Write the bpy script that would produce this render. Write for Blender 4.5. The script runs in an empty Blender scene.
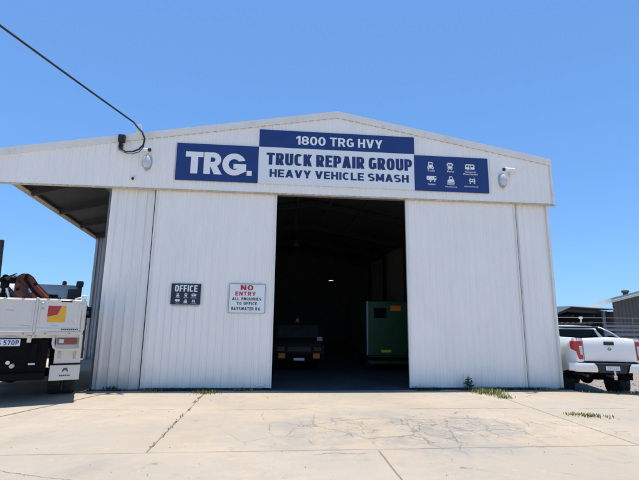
import bpy, bmesh, math, random
from mathutils import Vector, Matrix
R = math.radians
rnd = random.Random(7)
scene = bpy.context.scene
COL = scene.collection

# ------------------------------------------------------------------ materials
def mat(name, col, rough=.6, metal=0.0, var=.12, vscale=3.0, bump=0.0, bscale=40.0, spec=None, stretch=None, dirt=None, coat=0.0):
    """Principled material with object-space noise variation; dirt=(colour, amount, scale, threshold)."""
    m = bpy.data.materials.new(name); m.use_nodes = True
    nt = m.node_tree; N = nt.nodes; L = nt.links
    b = N['Principled BSDF']
    b.inputs['Roughness'].default_value = rough; b.inputs['Metallic'].default_value = metal
    if spec is not None: b.inputs['Specular IOR Level'].default_value = spec
    if coat: b.inputs['Coat Weight'].default_value = coat
    tc = N.new('ShaderNodeTexCoord'); vec = tc.outputs['Object']
    if stretch:
        mp = N.new('ShaderNodeMapping'); mp.inputs['Scale'].default_value = stretch
        L.new(vec, mp.inputs['Vector']); vec = mp.outputs['Vector']
    n = N.new('ShaderNodeTexNoise'); n.inputs['Scale'].default_value = vscale; n.inputs['Detail'].default_value = 6
    n.inputs['Roughness'].default_value = .65
    L.new(vec, n.inputs['Vector'])
    r = N.new('ShaderNodeValToRGB')
    r.color_ramp.elements[0].position = .25; r.color_ramp.elements[1].position = .75
    r.color_ramp.elements[0].color = tuple(max(0, c*(1-var)) for c in col)+(1,)
    r.color_ramp.elements[1].color = tuple(min(1, c*(1+var)) for c in col)+(1,)
    L.new(n.outputs['Fac'], r.inputs['Fac']); out = r.outputs['Color']
    if dirt:
        dc, amt, ds, th = dirt
        n2 = N.new('ShaderNodeTexNoise'); n2.inputs['Scale'].default_value = ds; n2.inputs['Detail'].default_value = 8
        n2.inputs['Roughness'].default_value = .7
        L.new(vec, n2.inputs['Vector'])
        mr = N.new('ShaderNodeMapRange'); mr.inputs['From Min'].default_value = th; mr.inputs['From Max'].default_value = th+.18
        mr.inputs['To Max'].default_value = amt
        L.new(n2.outputs['Fac'], mr.inputs['Value'])
        mx = N.new('ShaderNodeMixRGB'); mx.inputs['Color2'].default_value = dc+(1,)
        L.new(mr.outputs['Result'], mx.inputs['Fac']); L.new(out, mx.inputs['Color1']); out = mx.outputs['Color']
    L.new(out, b.inputs['Base Color'])
    if bump:
        n3 = N.new('ShaderNodeTexNoise'); n3.inputs['Scale'].default_value = bscale; n3.inputs['Detail'].default_value = 5
        L.new(vec, n3.inputs['Vector'])
        bp = N.new('ShaderNodeBump'); bp.inputs['Strength'].default_value = bump; bp.inputs['Distance'].default_value = .02
        L.new(n3.outputs['Fac'], bp.inputs['Height']); L.new(bp.outputs['Normal'], b.inputs['Normal'])
    return m

def clad_material(name, col, dirty=0.5):
    """Painted ribbed steel: vertical weather streaks, dust splash at the foot, a few scuffs."""
    m = mat(name, col, rough=.42, var=.05, vscale=.9, bump=.06, bscale=3.0, stretch=(1, 1, .5))
    nt = m.node_tree; N = nt.nodes; L = nt.links; b = N['Principled BSDF']
    src = b.inputs['Base Color'].links[0].from_socket
    tc = N.new('ShaderNodeTexCoord')
    mp = N.new('ShaderNodeMapping'); mp.inputs['Scale'].default_value = (9, 9, .35)
    L.new(tc.outputs['Object'], mp.inputs['Vector'])
    n = N.new('ShaderNodeTexNoise'); n.inputs['Scale'].default_value = 1.0; n.inputs['Detail'].default_value = 7; n.inputs['Roughness'].default_value = .7
    L.new(mp.outputs['Vector'], n.inputs['Vector'])
    mr = N.new('ShaderNodeMapRange'); mr.inputs['From Min'].default_value = .45; mr.inputs['From Max'].default_value = .78; mr.inputs['To Max'].default_value = min(.15, .26*dirty)
    L.new(n.outputs['Fac'], mr.inputs['Value'])
    mx = N.new('ShaderNodeMixRGB'); mx.inputs['Color2'].default_value = (.34, .31, .26, 1)
    L.new(mr.outputs['Result'], mx.inputs['Fac']); L.new(src, mx.inputs['Color1'])
    # splash stain near the ground, with a noisy edge
    sp = N.new('ShaderNodeSeparateXYZ'); L.new(tc.outputs['Object'], sp.inputs['Vector'])
    n2 = N.new('ShaderNodeTexNoise'); n2.inputs['Scale'].default_value = 2.6; n2.inputs['Detail'].default_value = 8; n2.inputs['Roughness'].default_value = .7
    L.new(tc.outputs['Object'], n2.inputs['Vector'])
    ma = N.new('ShaderNodeMath'); ma.operation = 'MULTIPLY'; ma.inputs[1].default_value = 1.3
    L.new(n2.outputs['Fac'], ma.inputs[0])
    sb = N.new('ShaderNodeMath'); sb.operation = 'SUBTRACT'; L.new(ma.outputs[0], sb.inputs[0]); L.new(sp.outputs['Z'], sb.inputs[1])
    mr2 = N.new('ShaderNodeMapRange'); mr2.inputs['From Min'].default_value = .05; mr2.inputs['From Max'].default_value = .75; mr2.inputs['To Max'].default_value = (.14 if dirty < .9 else .42)
    L.new(sb.outputs[0], mr2.inputs['Value'])
    mx2 = N.new('ShaderNodeMixRGB'); mx2.inputs['Color2'].default_value = (.27, .22, .17, 1)
    L.new(mr2.outputs['Result'], mx2.inputs['Fac']); L.new(mx.outputs['Color'], mx2.inputs['Color1'])
    L.new(mx2.outputs['Color'], b.inputs['Base Color'])
    return m

def concrete_material():
    m = bpy.data.materials.new('apron_concrete'); m.use_nodes = True
    nt = m.node_tree; N = nt.nodes; L = nt.links; b = N['Principled BSDF']
    b.inputs['Roughness'].default_value = .85
    b.inputs['Specular IOR Level'].default_value = .2
    tc = N.new('ShaderNodeTexCoord'); P = tc.outputs['Object']
    def noise(scale, detail=6, rough=.6, vec=None, out='Fac'):
        n = N.new('ShaderNodeTexNoise'); n.inputs['Scale'].default_value = scale; n.inputs['Detail'].default_value = detail
        n.inputs['Roughness'].default_value = rough
        L.new(vec or P, n.inputs['Vector']); return n.outputs[out]
    def math_(op, a, b_=None, c=None):
        n = N.new('ShaderNodeMath'); n.operation = op
        for i, v in enumerate((a, b_, c)):
            if v is None: continue
            if isinstance(v, (int, float)): n.inputs[i].default_value = v
            else: L.new(v, n.inputs[i])
        return n.outputs[0]
    def ramp(v, lo, hi, tlo=0., thi=1.):
        n = N.new('ShaderNodeMapRange'); n.interpolation_type = 'SMOOTHSTEP'
        n.inputs['From Min'].default_value = lo; n.inputs['From Max'].default_value = hi
        n.inputs['To Min'].default_value = tlo; n.inputs['To Max'].default_value = thi
        L.new(v, n.inputs['Value']); return n.outputs['Result']
    def mix(f, c1, c2):
        n = N.new('ShaderNodeMixRGB')
        if isinstance(f, (int, float)): n.inputs['Fac'].default_value = f
        else: L.new(f, n.inputs['Fac'])
        for k, c in (('Color1', c1), ('Color2', c2)):
            if isinstance(c, tuple): n.inputs[k].default_value = c+(1,)
            else: L.new(c, n.inputs[k])
        return n.outputs['Color']
    # warped coordinates for hand-made looking lines
    w1 = N.new('ShaderNodeTexNoise'); w1.inputs['Scale'].default_value = 1.6; w1.inputs['Detail'].default_value = 12; w1.inputs['Roughness'].default_value = .68; L.new(P, w1.inputs['Vector'])
    sub = N.new('ShaderNodeVectorMath'); sub.operation = 'SUBTRACT'; L.new(w1.outputs['Color'], sub.inputs[0]); sub.inputs[1].default_value = (.5, .5, .5)
    sc = N.new('ShaderNodeVectorMath'); sc.operation = 'SCALE'; sc.inputs['Scale'].default_value = .32; L.new(sub.outputs[0], sc.inputs[0])
    add = N.new('ShaderNodeVectorMath'); add.operation = 'ADD'; L.new(P, add.inputs[0]); L.new(sc.outputs[0], add.inputs[1])
    W = add.outputs[0]
    sx = N.new('ShaderNodeSeparateXYZ'); L.new(W, sx.inputs[0]); X, Y = sx.outputs['X'], sx.outputs['Y']
    sc2 = N.new('ShaderNodeVectorMath'); sc2.operation = 'SCALE'; sc2.inputs['Scale'].default_value = .06; L.new(sub.outputs[0], sc2.inputs[0])
    ad2 = N.new('ShaderNodeVectorMath'); ad2.operation = 'ADD'; L.new(P, ad2.inputs[0]); L.new(sc2.outputs[0], ad2.inputs[1])
    sj = N.new('ShaderNodeSeparateXYZ'); L.new(ad2.outputs[0], sj.inputs[0]); JX, JY = sj.outputs['X'], sj.outputs['Y']
    # base: big soft blotches + fine grain
    big = ramp(noise(.33, 5, .6), .3, .72)
    tintA = mix(big, (.365, .293, .218), (.445, .363, .274))
    tintB = mix(big, (.335, .287, .230), (.415, .358, .292))
    right = ramp(X, 4.89, 4.91); front = ramp(Y, 5.70, 5.74, 1, 0)
    c = mix(math_('MAXIMUM', math_('MULTIPLY', front, .5), math_('MULTIPLY', right, .35)), tintA, tintB)
    hz = ramp(noise(.55, 9, .72), .40, .60, 0, .65)
    c = mix(hz, c, (.325, .29, .245))
    mid = ramp(noise(1.3, 10, .72), .42, .72, 0, .65)
    c = mix(mid, c, (.285, .245, .195))
    grain = ramp(noise(38, 4, .75), .38, .72, 0, .34)
    c = mix(grain, c, (.30, .25, .19))
    fleck = ramp(noise(13, 6, .78), .61, .70, 0, .7)
    c = mix(fleck, c, (.23, .19, .15))
    # grey worn zones and an old diagonal tyre sweep
    sp1 = math_('ADD', math_('MULTIPLY', math_('SUBTRACT', X, 2.0), math_('SUBTRACT', X, 2.0)), math_('MULTIPLY', math_('MULTIPLY', math_('SUBTRACT', Y, 6.6), math_('SUBTRACT', Y, 6.6)), 2.4))
    worn = math_('MULTIPLY', ramp(sp1, 1.2, 7.5, 1, 0), ramp(noise(1.1, 6, .7), .42, .62))
    c = mix(math_('MULTIPLY', worn, .8), c, (.26, .24, .215))
    scuff = math_('MULTIPLY', ramp(noise(4.2, 10, .78), .52, .68), ramp(noise(.8, 4, .6), .42, .62))
    c = mix(math_('MULTIPLY', scuff, .62), c, (.215, .19, .158))
    pale = ramp(noise(2.6, 9, .75), .56, .72)
    c = mix(math_('MULTIPLY', pale, .35), c, (.54, .47, .38))
    dg = math_('ABSOLUTE', math_('ADD', math_('ADD', X, math_('MULTIPLY', Y, -.55)), 4.85))
    sweep = math_('MULTIPLY', ramp(dg, .05, .33, 1, 0), math_('MULTIPLY', ramp(noise(1.4, 5, .6), .42, .6), ramp(Y, 5.2, 6.0, 1, 0)))
    c = mix(math_('MULTIPLY', sweep, .45), c, (.25, .225, .20))
    # oil drips
    v = N.new('ShaderNodeTexVoronoi'); v.inputs['Scale'].default_value = 1.25; L.new(W, v.inputs['Vector'])
    oil = math_('MULTIPLY', ramp(v.outputs['Distance'], .03, .085, 1, 0), ramp(noise(.7, 3, .5), .5, .58))
    c = mix(math_('MULTIPLY', oil, .6), c, (.12, .10, .085))
    # joints
    def line(coord, at, w):
        return ramp(math_('ABSOLUTE', math_('SUBTRACT', coord, at)), w*.25, w*.8, 1, 0)
    brk = ramp(noise(1.6, 6, .7), .36, .5)
    lines = math_('MULTIPLY', math_('MULTIPLY', line(JX, -1.53, .018), ramp(Y, 5.68, 5.74)), math_('MAXIMUM', brk, .45))
    for at in (4.9, 11.3):
        lines = math_('MAXIMUM', lines, line(JX, at, .022))
    near = ramp(Y, 5.55, 5.75, 1, 0)
    lines = math_('MAXIMUM', lines, math_('MULTIPLY', line(JX, 1.32, .02), near))
    lines = math_('MAXIMUM', lines, math_('MULTIPLY', line(JY, 5.72, .020), ramp(noise(.8, 6, .7), .38, .56, .35, .9)))
    lines = math_('MAXIMUM', lines, math_('MULTIPLY', line(JY, 1.4, .024), 1.0))
    lines = math_('MAXIMUM', lines, math_('MULTIPLY', line(math_('ADD', Y, math_('MULTIPLY', X, .02)), 8.25, .02), ramp(noise(.9, 4, .6), .45, .55)))
    # cracked patch: voronoi cell edges, warped, inside a ragged ellipse
    def cracks(scale, w):
        vv = N.new('ShaderNodeTexVoronoi'); vv.feature = 'DISTANCE_TO_EDGE'; vv.inputs['Scale'].default_value = scale
        L.new(W, vv.inputs['Vector']); return ramp(vv.outputs['Distance'], w*.3, w, 1, 0)
    el = math_('ADD', math_('MULTIPLY', math_('POWER', math_('ABSOLUTE', math_('SUBTRACT', X, 2.3)), 2.0), .17), math_('MULTIPLY', math_('POWER', math_('ABSOLUTE', math_('SUBTRACT', Y, 6.75)), 2.0), 1.1))
    el = math_('ADD', el, math_('MULTIPLY', noise(1.3, 5, .6), .9))
    zone = ramp(el, .8, 1.75, 1, 0)
    cr = math_('MAXIMUM', math_('MULTIPLY', cracks(.95, .013), zone), math_('MULTIPLY', math_('MULTIPLY', cracks(2.3, .022), ramp(el, .6, 1.4, 1, 0)), ramp(noise(2.1, 3, .5), .40, .5)))
    cr = math_('MULTIPLY', cr, ramp(noise(5, 7, .75), .40, .54))
    spall = math_('MULTIPLY', ramp(noise(6.5, 8, .78), .575, .64), ramp(el, .5, 1.2, 1, 0)); cr = math_('MAXIMUM', cr, math_('MULTIPLY', spall, .75))
    sparse = math_('MULTIPLY', cracks(.31, .0025), ramp(noise(.5, 4, .6), .55, .6))
    halo = math_('MULTIPLY', cracks(.85, .10), zone)
    c = mix(math_('MULTIPLY', halo, .24), c, (.22, .20, .175))
    fine = math_('MULTIPLY', math_('MULTIPLY', cracks(1.5, .009), ramp(el, .9, 2.9, 1, 0)), ramp(noise(1.1, 4, .6), .44, .56, 0, .8))
    allc = math_('MAXIMUM', math_('MAXIMUM', lines, math_('MULTIPLY', cr, .72)), math_('MAXIMUM', sparse, fine))
    c = mix(math_('MULTIPLY', allc, .68), c, (.11, .088, .065))
    L.new(c, b.inputs['Base Color'])
    h = math_('SUBTRACT', math_('ADD', math_('MULTIPLY', noise(90, 4, .7), .25), math_('MULTIPLY', noise(3, 4, .6), .4)), math_('MULTIPLY', allc, 1.2))
    bp = N.new('ShaderNodeBump'); bp.inputs['Strength'].default_value = .6; bp.inputs['Distance'].default_value = .015
    L.new(h, bp.inputs['Height']); L.new(bp.outputs['Normal'], b.inputs['Normal'])
    return m

def glass(name, col=(.008, .010, .012)):
    return mat(name, col, rough=.08, var=.2, vscale=2, spec=.14)
def emitter(name, col, s):
    m = bpy.data.materials.new(name); m.use_nodes = True
    b = m.node_tree.nodes['Principled BSDF']; b.inputs['Base Color'].default_value = col+(1,)
    b.inputs['Emission Color'].default_value = col+(1,); b.inputs['Emission Strength'].default_value = s
    return m

M = dict(
    clad=clad_material('white_cladding', (.93, .885, .81), .32),
    clad_dirty=clad_material('weathered_cladding', (.88, .845, .775), .92),
    fascia=clad_material('fascia_cladding', (.92, .875, .80), .25),
    flash=mat('white_flashing', (.80, .77, .70), .45, var=.08, vscale=2, dirt=((.36, .30, .22), .5, 5, .58)),
    rusty=mat('rusty_trim', (.56, .47, .33), .75, var=.3, vscale=9, dirt=((.20, .10, .045), .8, 14, .52)),
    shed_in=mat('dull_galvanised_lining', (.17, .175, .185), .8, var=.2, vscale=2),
    steel_dark=mat('dark_primer_steel', (.045, .047, .052), .75, var=.25, vscale=6),
    frame_dim=mat('dusty_frame_steel', (.06, .062, .066), .8, var=.25, vscale=5),
    steel_grey=mat('grey_column_paint', (.33, .36, .40), .55, var=.12, vscale=4, dirt=((.16, .13, .11), .6, 5, .55)),
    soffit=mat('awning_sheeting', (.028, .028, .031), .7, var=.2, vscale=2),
    soffit_lite=mat('translucent_sheeting', (.16, .17, .14), .6, var=.15, vscale=3),
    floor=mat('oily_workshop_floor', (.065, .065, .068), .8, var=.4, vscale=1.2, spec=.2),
    navy=mat('navy_sign_vinyl', (.012, .038, .165), .4, var=.05, vscale=2),
    dnavy=mat('dark_sign_vinyl', (.012, .022, .048), .45, var=.1, vscale=4),
    swhite=mat('white_sign_vinyl', (.80, .82, .80), .45, var=.03, vscale=2),
    lwhite=mat('white_letter_vinyl', (.86, .85, .82), .45, var=.02, vscale=2),
    lnavy=mat('navy_letter_vinyl', (.014, .035, .14), .45, var=.05, vscale=4),
    lred=mat('red_letter_vinyl', (.50, .02, .035), .5, var=.08, vscale=6),
    lblack=mat('black_letter_vinyl', (.03, .035, .05), .5, var=.1, vscale=6),
    galv=mat('galvanised_metal', (.45, .48, .50), .4, metal=.6, var=.2, vscale=9),
    lamp_glass=mat('lamp_lens', (.56, .60, .60), .25, var=.2, vscale=12),
    plastic_w=mat('white_plastic', (.78, .78, .77), .4, var=.04, vscale=6),
    black=mat('black_plastic', (.018, .018, .02), .55, var=.3, vscale=8),
    rubber=mat('tyre_rubber', (.022, .021, .021), .85, var=.35, vscale=14, bump=.3, bscale=60, dirt=((.12, .10, .08), .5, 6, .52)),
    cable=mat('black_cable_sheath', (.02, .02, .023), .6, var=.2, vscale=5),
    cream=mat('cream_truck_paint', (.66, .62, .54), .45, var=.06, vscale=2.5, dirt=((.26, .18, .11), .55, 3.5, .60)),
    tray=mat('white_tray_paint', (.70, .66, .585), .42, var=.06, vscale=2.0, dirt=((.30, .23, .16), .5, 4.5, .61)),
    truckcab=mat('shade_tinted_white_cab', (.42, .47, .50), .35, var=.08, vscale=3),  # white cab; its bluish shade is put into the base colour
    chassis=mat('black_chassis', (.007, .007, .0075), .9, var=.4, vscale=6, spec=.12, dirt=((.05, .04, .03), .5, 5, .60)),
    crane=mat('dark_red_crane_paint', (.15, .024, .014), .6, var=.5, vscale=6, dirt=((.03, .02, .018), .7, 7, .52)),
    crane_edge=mat('lit_crane_edge', (.36, .08, .022), .55, var=.4, vscale=9),  # brighter orange paints light onto the boom's side
    lampgrey=mat('dusty_lamp_body', (.20, .16, .13), .7, var=.2, vscale=9),
    truck_red=mat('faded_red_lens', (.36, .045, .035), .35, var=.25, vscale=20),
    scrape=mat('paint_scrape', (.42, .38, .32), .7, var=.35, vscale=20),
    red_lens=mat('red_lens', (.48, .012, .015), .2, var=.2, vscale=20, coat=.5),
    amber=mat('amber_lens', (.75, .20, .02), .3, var=.1, vscale=20),
    clear_lens=mat('clear_lens', (.62, .60, .60), .15, var=.1, vscale=20, coat=.5),
    sred=mat('red_sticker', (.46, .035, .03), .45, var=.08, vscale=8),
    syel=mat('yellow_sticker', (.82, .42, .015), .45, var=.06, vscale=8),
    plate=mat('number_plate_white', (.72, .74, .80), .4, var=.05, vscale=12),
    utewhite=mat('white_car_paint', (.84, .82, .77), .22, var=.03, vscale=2, coat=.6, dirt=((.42, .36, .30), .35, 2.5, .62)),
    chrome=mat('bright_metal', (.62, .63, .65), .25, metal=.9, var=.1, vscale=6),
    glass=glass('dark_glass'),
    green=mat('green_truck_paint', (.014, .075, .024), .45, var=.15, vscale=3),
    bluepaint=mat('dark_blue_paint', (.007, .008, .011), .8, var=.2, vscale=3),
    orange=mat('orange_reflective_plate', (.70, .20, .012), .5, var=.15, vscale=20),
    yellow=mat('yellow_reflective_plate', (.80, .62, .05), .5, var=.1, vscale=20),
    greyplate=mat('grey_plate', (.30, .31, .32), .5, var=.2, vscale=20),
    concrete=concrete_material(),
    dirt=mat('dry_dirt_ground', (.38, .325, .255), .95, var=.25, vscale=.5, bump=.4, bscale=18, spec=.1, dirt=((.14, .15, .06), .8, .35, .53)),
    gravel=mat('grey_gravel_bed', (.235, .205, .175), .95, var=.4, vscale=16, bump=.8, bscale=30, spec=.1, dirt=((.20, .17, .14), .8, 2.2, .5)),
    stone=mat('gravel_stone', (.28, .25, .22), .9, var=.3, vscale=9),
    grass=mat('grass_blades', (.19, .21, .06), .7, var=.45, vscale=14),
    straw=mat('dry_straw', (.24, .19, .09), .8, var=.4, vscale=14),
    weed=mat('dark_weed_leaves', (.050, .055, .026), .8, var=.5, vscale=12),
    litter=mat('dry_leaf_litter', (.13, .095, .055), .9, var=.6, vscale=30),
    reflect_grey=mat('windscreen_reflection', (.045, .048, .052), .35, var=.4, vscale=4),  # windscreen reflection put in as a grey base colour
    leaf=mat('tree_leaves', (.045, .085, .02), .7, var=.5, vscale=3),
    bark=mat('tree_bark', (.12, .09, .065), .9, var=.3, vscale=9, bump=.5, bscale=20),
    bluepost=mat('blue_grey_post', (.11, .14, .18), .6, var=.15, vscale=5),
    gapdark=mat('gap_dark_boards', (.05, .045, .04), .85, var=.4, vscale=7, stretch=(6, 6, .6)),
    taupe=mat('taupe_cladding', (.125, .10, .082), .6, var=.1, vscale=1.2),
    roofwhite=mat('pale_roof_sheeting', (.66, .66, .64), .45, var=.06, vscale=1.5),
    roofgreen=mat('weathered_green_roof', (.045, .065, .058), .6, var=.2, vscale=2),
    roofgrey=mat('grey_roof_sheeting', (.30, .31, .32), .6, var=.1, vscale=1.5),
    palesteel=mat('pale_rail_paint', (.21, .22, .23), .6, var=.15, vscale=4),
    hill=mat('wooded_hillside', (.075, .10, .07), 1.0, var=.35, vscale=.02, spec=.05),
    lamp_on=emitter('lit_lamp', (1.0, .93, .70), 1.3),
)

# ------------------------------------------------------------------ mesh helpers
class MB:
    def __init__(s): s.bm = bmesh.new()
    def merge(s, t, mtx=None):
        if mtx: bmesh.ops.transform(t, matrix=mtx, verts=t.verts)
        me = bpy.data.meshes.new('tmp'); t.to_mesh(me); t.free(); s.bm.from_mesh(me); bpy.data.meshes.remove(me)
        return s
    def box(s, x0, x1, y0, y1, z0, z1, bev=0.0, seg=1, mtx=None):
        t = bmesh.new()
        v = [t.verts.new((x, y, z)) for x in (x0, x1) for y in (y0, y1) for z in (z0, z1)]
        for f in ((0, 1, 3, 2), (4, 6, 7, 5), (0, 4, 5, 1), (2, 3, 7, 6), (0, 2, 6, 4), (1, 5, 7, 3)): t.faces.new([v[i] for i in f])
        bmesh.ops.recalc_face_normals(t, faces=t.faces)
        if bev: bmesh.ops.bevel(t, geom=list(t.edges), offset=bev, segments=seg, profile=.5, affect='EDGES')
        return s.merge(t, mtx)
    def prism(s, pts, axis, a, b, bev=0.0, seg=1):
        """closed polygon of 2D points swept along axis ('x': (y,z), 'y': (x,z), 'z': (x,y))"""
        t = bmesh.new()
        def P(p, h): return {'x': (h, p[0], p[1]), 'y': (p[0], h, p[1]), 'z': (p[0], p[1], h)}[axis]
        A = [t.verts.new(P(p, a)) for p in pts]; B = [t.verts.new(P(p, b)) for p in pts]
        n = len(pts)
        t.faces.new(A); t.faces.new(B[::-1])
        for i in range(n): t.faces.new((A[i], B[i], B[(i+1) % n], A[(i+1) % n]))
        bmesh.ops.recalc_face_normals(t, faces=t.faces)
        if bev: bmesh.ops.bevel(t, geom=list(t.edges), offset=bev, segments=seg, profile=.5, affect='EDGES')
        return s.merge(t)
    def tube(s, pts, r, n=10, cap=True):
        pts = [Vector(p) for p in pts]; rs = r if isinstance(r, (list, tuple)) else [r]*len(pts)
        bm = s.bm; rings = []
        prev = None
        for i, p in enumerate(pts):
            d = (pts[min(i+1, len(pts)-1)]-pts[max(i-1, 0)]).normalized()
            if prev is None:
                u = d.cross(Vector((0, 0, 1)))
                if u.length < 1e-3: u = d.cross(Vector((0, 1, 0)))
            else: u = prev-d*prev.dot(d)
            u.normalize(); prev = u; w = d.cross(u)
            rings.append([bm.verts.new(p+(u*math.cos(2*math.pi*k/n)+w*math.sin(2*math.pi*k/n))*rs[i]) for k in range(n)])
        for a, b in zip(rings, rings[1:]):
            for k in range(n): bm.faces.new((a[k], a[(k+1) % n], b[(k+1) % n], b[k]))
        if cap: bm.faces.new(rings[0][::-1]); bm.faces.new(rings[-1])
        return s
    def lathe(s, prof, axis, o, n=32):
        """profile of (radius, offset along axis), revolved round axis through o"""
        bm = s.bm; o = Vector(o); rings = []
        for r, h in prof:
            ring = []
            for k in range(n):
                a = 2*math.pi*k/n; c, d = r*math.cos(a), r*math.sin(a)
                q = {'x': (h, c, d), 'y': (c, h, d), 'z': (c, d, h)}[axis]
                ring.append(bm.verts.new(o+Vector(q)))
            rings.append(ring)
        for a, b in zip(rings, rings[1:]):
            for k in range(n): bm.faces.new((a[k], a[(k+1) % n], b[(k+1) % n], b[k]))
        if prof[0][0] > 1e-4: bm.faces.new(rings[0])
        if prof[-1][0] > 1e-4: bm.faces.new(rings[-1])
        return s
    def grid(s, rows):
        bm = s.bm; V = [[bm.verts.new(p) for p in r] for r in rows]
        for a, b in zip(V, V[1:]):
            for i in range(len(a)-1): bm.faces.new((a[i], a[i+1], b[i+1], b[i]))
        return s
    def build(s, name, m, parent=None, smooth=False, loc=None, norm=True):
        bm = s.bm
        if smooth: bmesh.ops.remove_doubles(bm, verts=bm.verts, dist=1e-5)
        if norm: bmesh.ops.recalc_face_normals(bm, faces=bm.faces)
        me = bpy.data.meshes.new(name); bm.to_mesh(me); bm.free()
        if isinstance(m, str): m = M[m]
        me.materials.append(m)
        if smooth:
            for p in me.polygons: p.use_smooth = True
            try: me.set_sharp_from_angle(angle=R(35))
            except Exception: pass
        o = bpy.data.objects.new(name, me); COL.objects.link(o)
        if parent: o.parent = parent
        if loc: o.location = loc
        return o

def tag(o, label=None, cat=None, group=None, kind=None):
    if label: o['label'] = label
    if cat: o['category'] = cat
    if group: o['group'] = group
    if kind: o['kind'] = kind
    return o
def thing(name, label, cat, loc=(0, 0, 0), rz=0, group=None, rot=None):
    o = bpy.data.objects.new(name, None); COL.objects.link(o); o.location = loc
    o.rotation_euler = rot or (0, 0, rz); o.empty_display_size = .2
    return tag(o, label, cat, group)
def copy_tree(o, parent=None):
    c = o.copy(); COL.objects.link(c)
    if parent: c.parent = parent
    for ch in list(o.children): copy_tree(ch, c)
    return c

# lettering ----------------------------------------------------------------
def text_mb(body, x0, x1, z0, z1, y, bold=0.0, depth=.003, sp=1.0):
    cu = bpy.data.curves.new('txt', 'FONT'); cu.body = body; cu.size = 1.0; cu.offset = bold; cu.space_character = sp
    cu.resolution_u = 3; cu.fill_mode = 'FRONT'
    o = bpy.data.objects.new('txt', cu); COL.objects.link(o)
    dg = bpy.context.evaluated_depsgraph_get(); dg.update()
    me = bpy.data.meshes.new_from_object(o.evaluated_get(dg))
    bpy.data.objects.remove(o); bpy.data.curves.remove(cu)
    xs = [v.co.x for v in me.vertices]; ys = [v.co.y for v in me.vertices]
    ax, bx, ay, by = min(xs), max(xs), min(ys), max(ys)
    mb = MB(); mb.bm.from_mesh(me); bpy.data.meshes.remove(me)
    for v in mb.bm.verts:
        v.co = Vector((x0+(v.co.x-ax)/(bx-ax)*(x1-x0), y, z0+(v.co.y-ay)/(by-ay)*(z1-z0)))
    for f in mb.bm.faces:
        f.normal_update()
        if f.normal.y > 0: f.normal_flip()
    return mb
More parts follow.
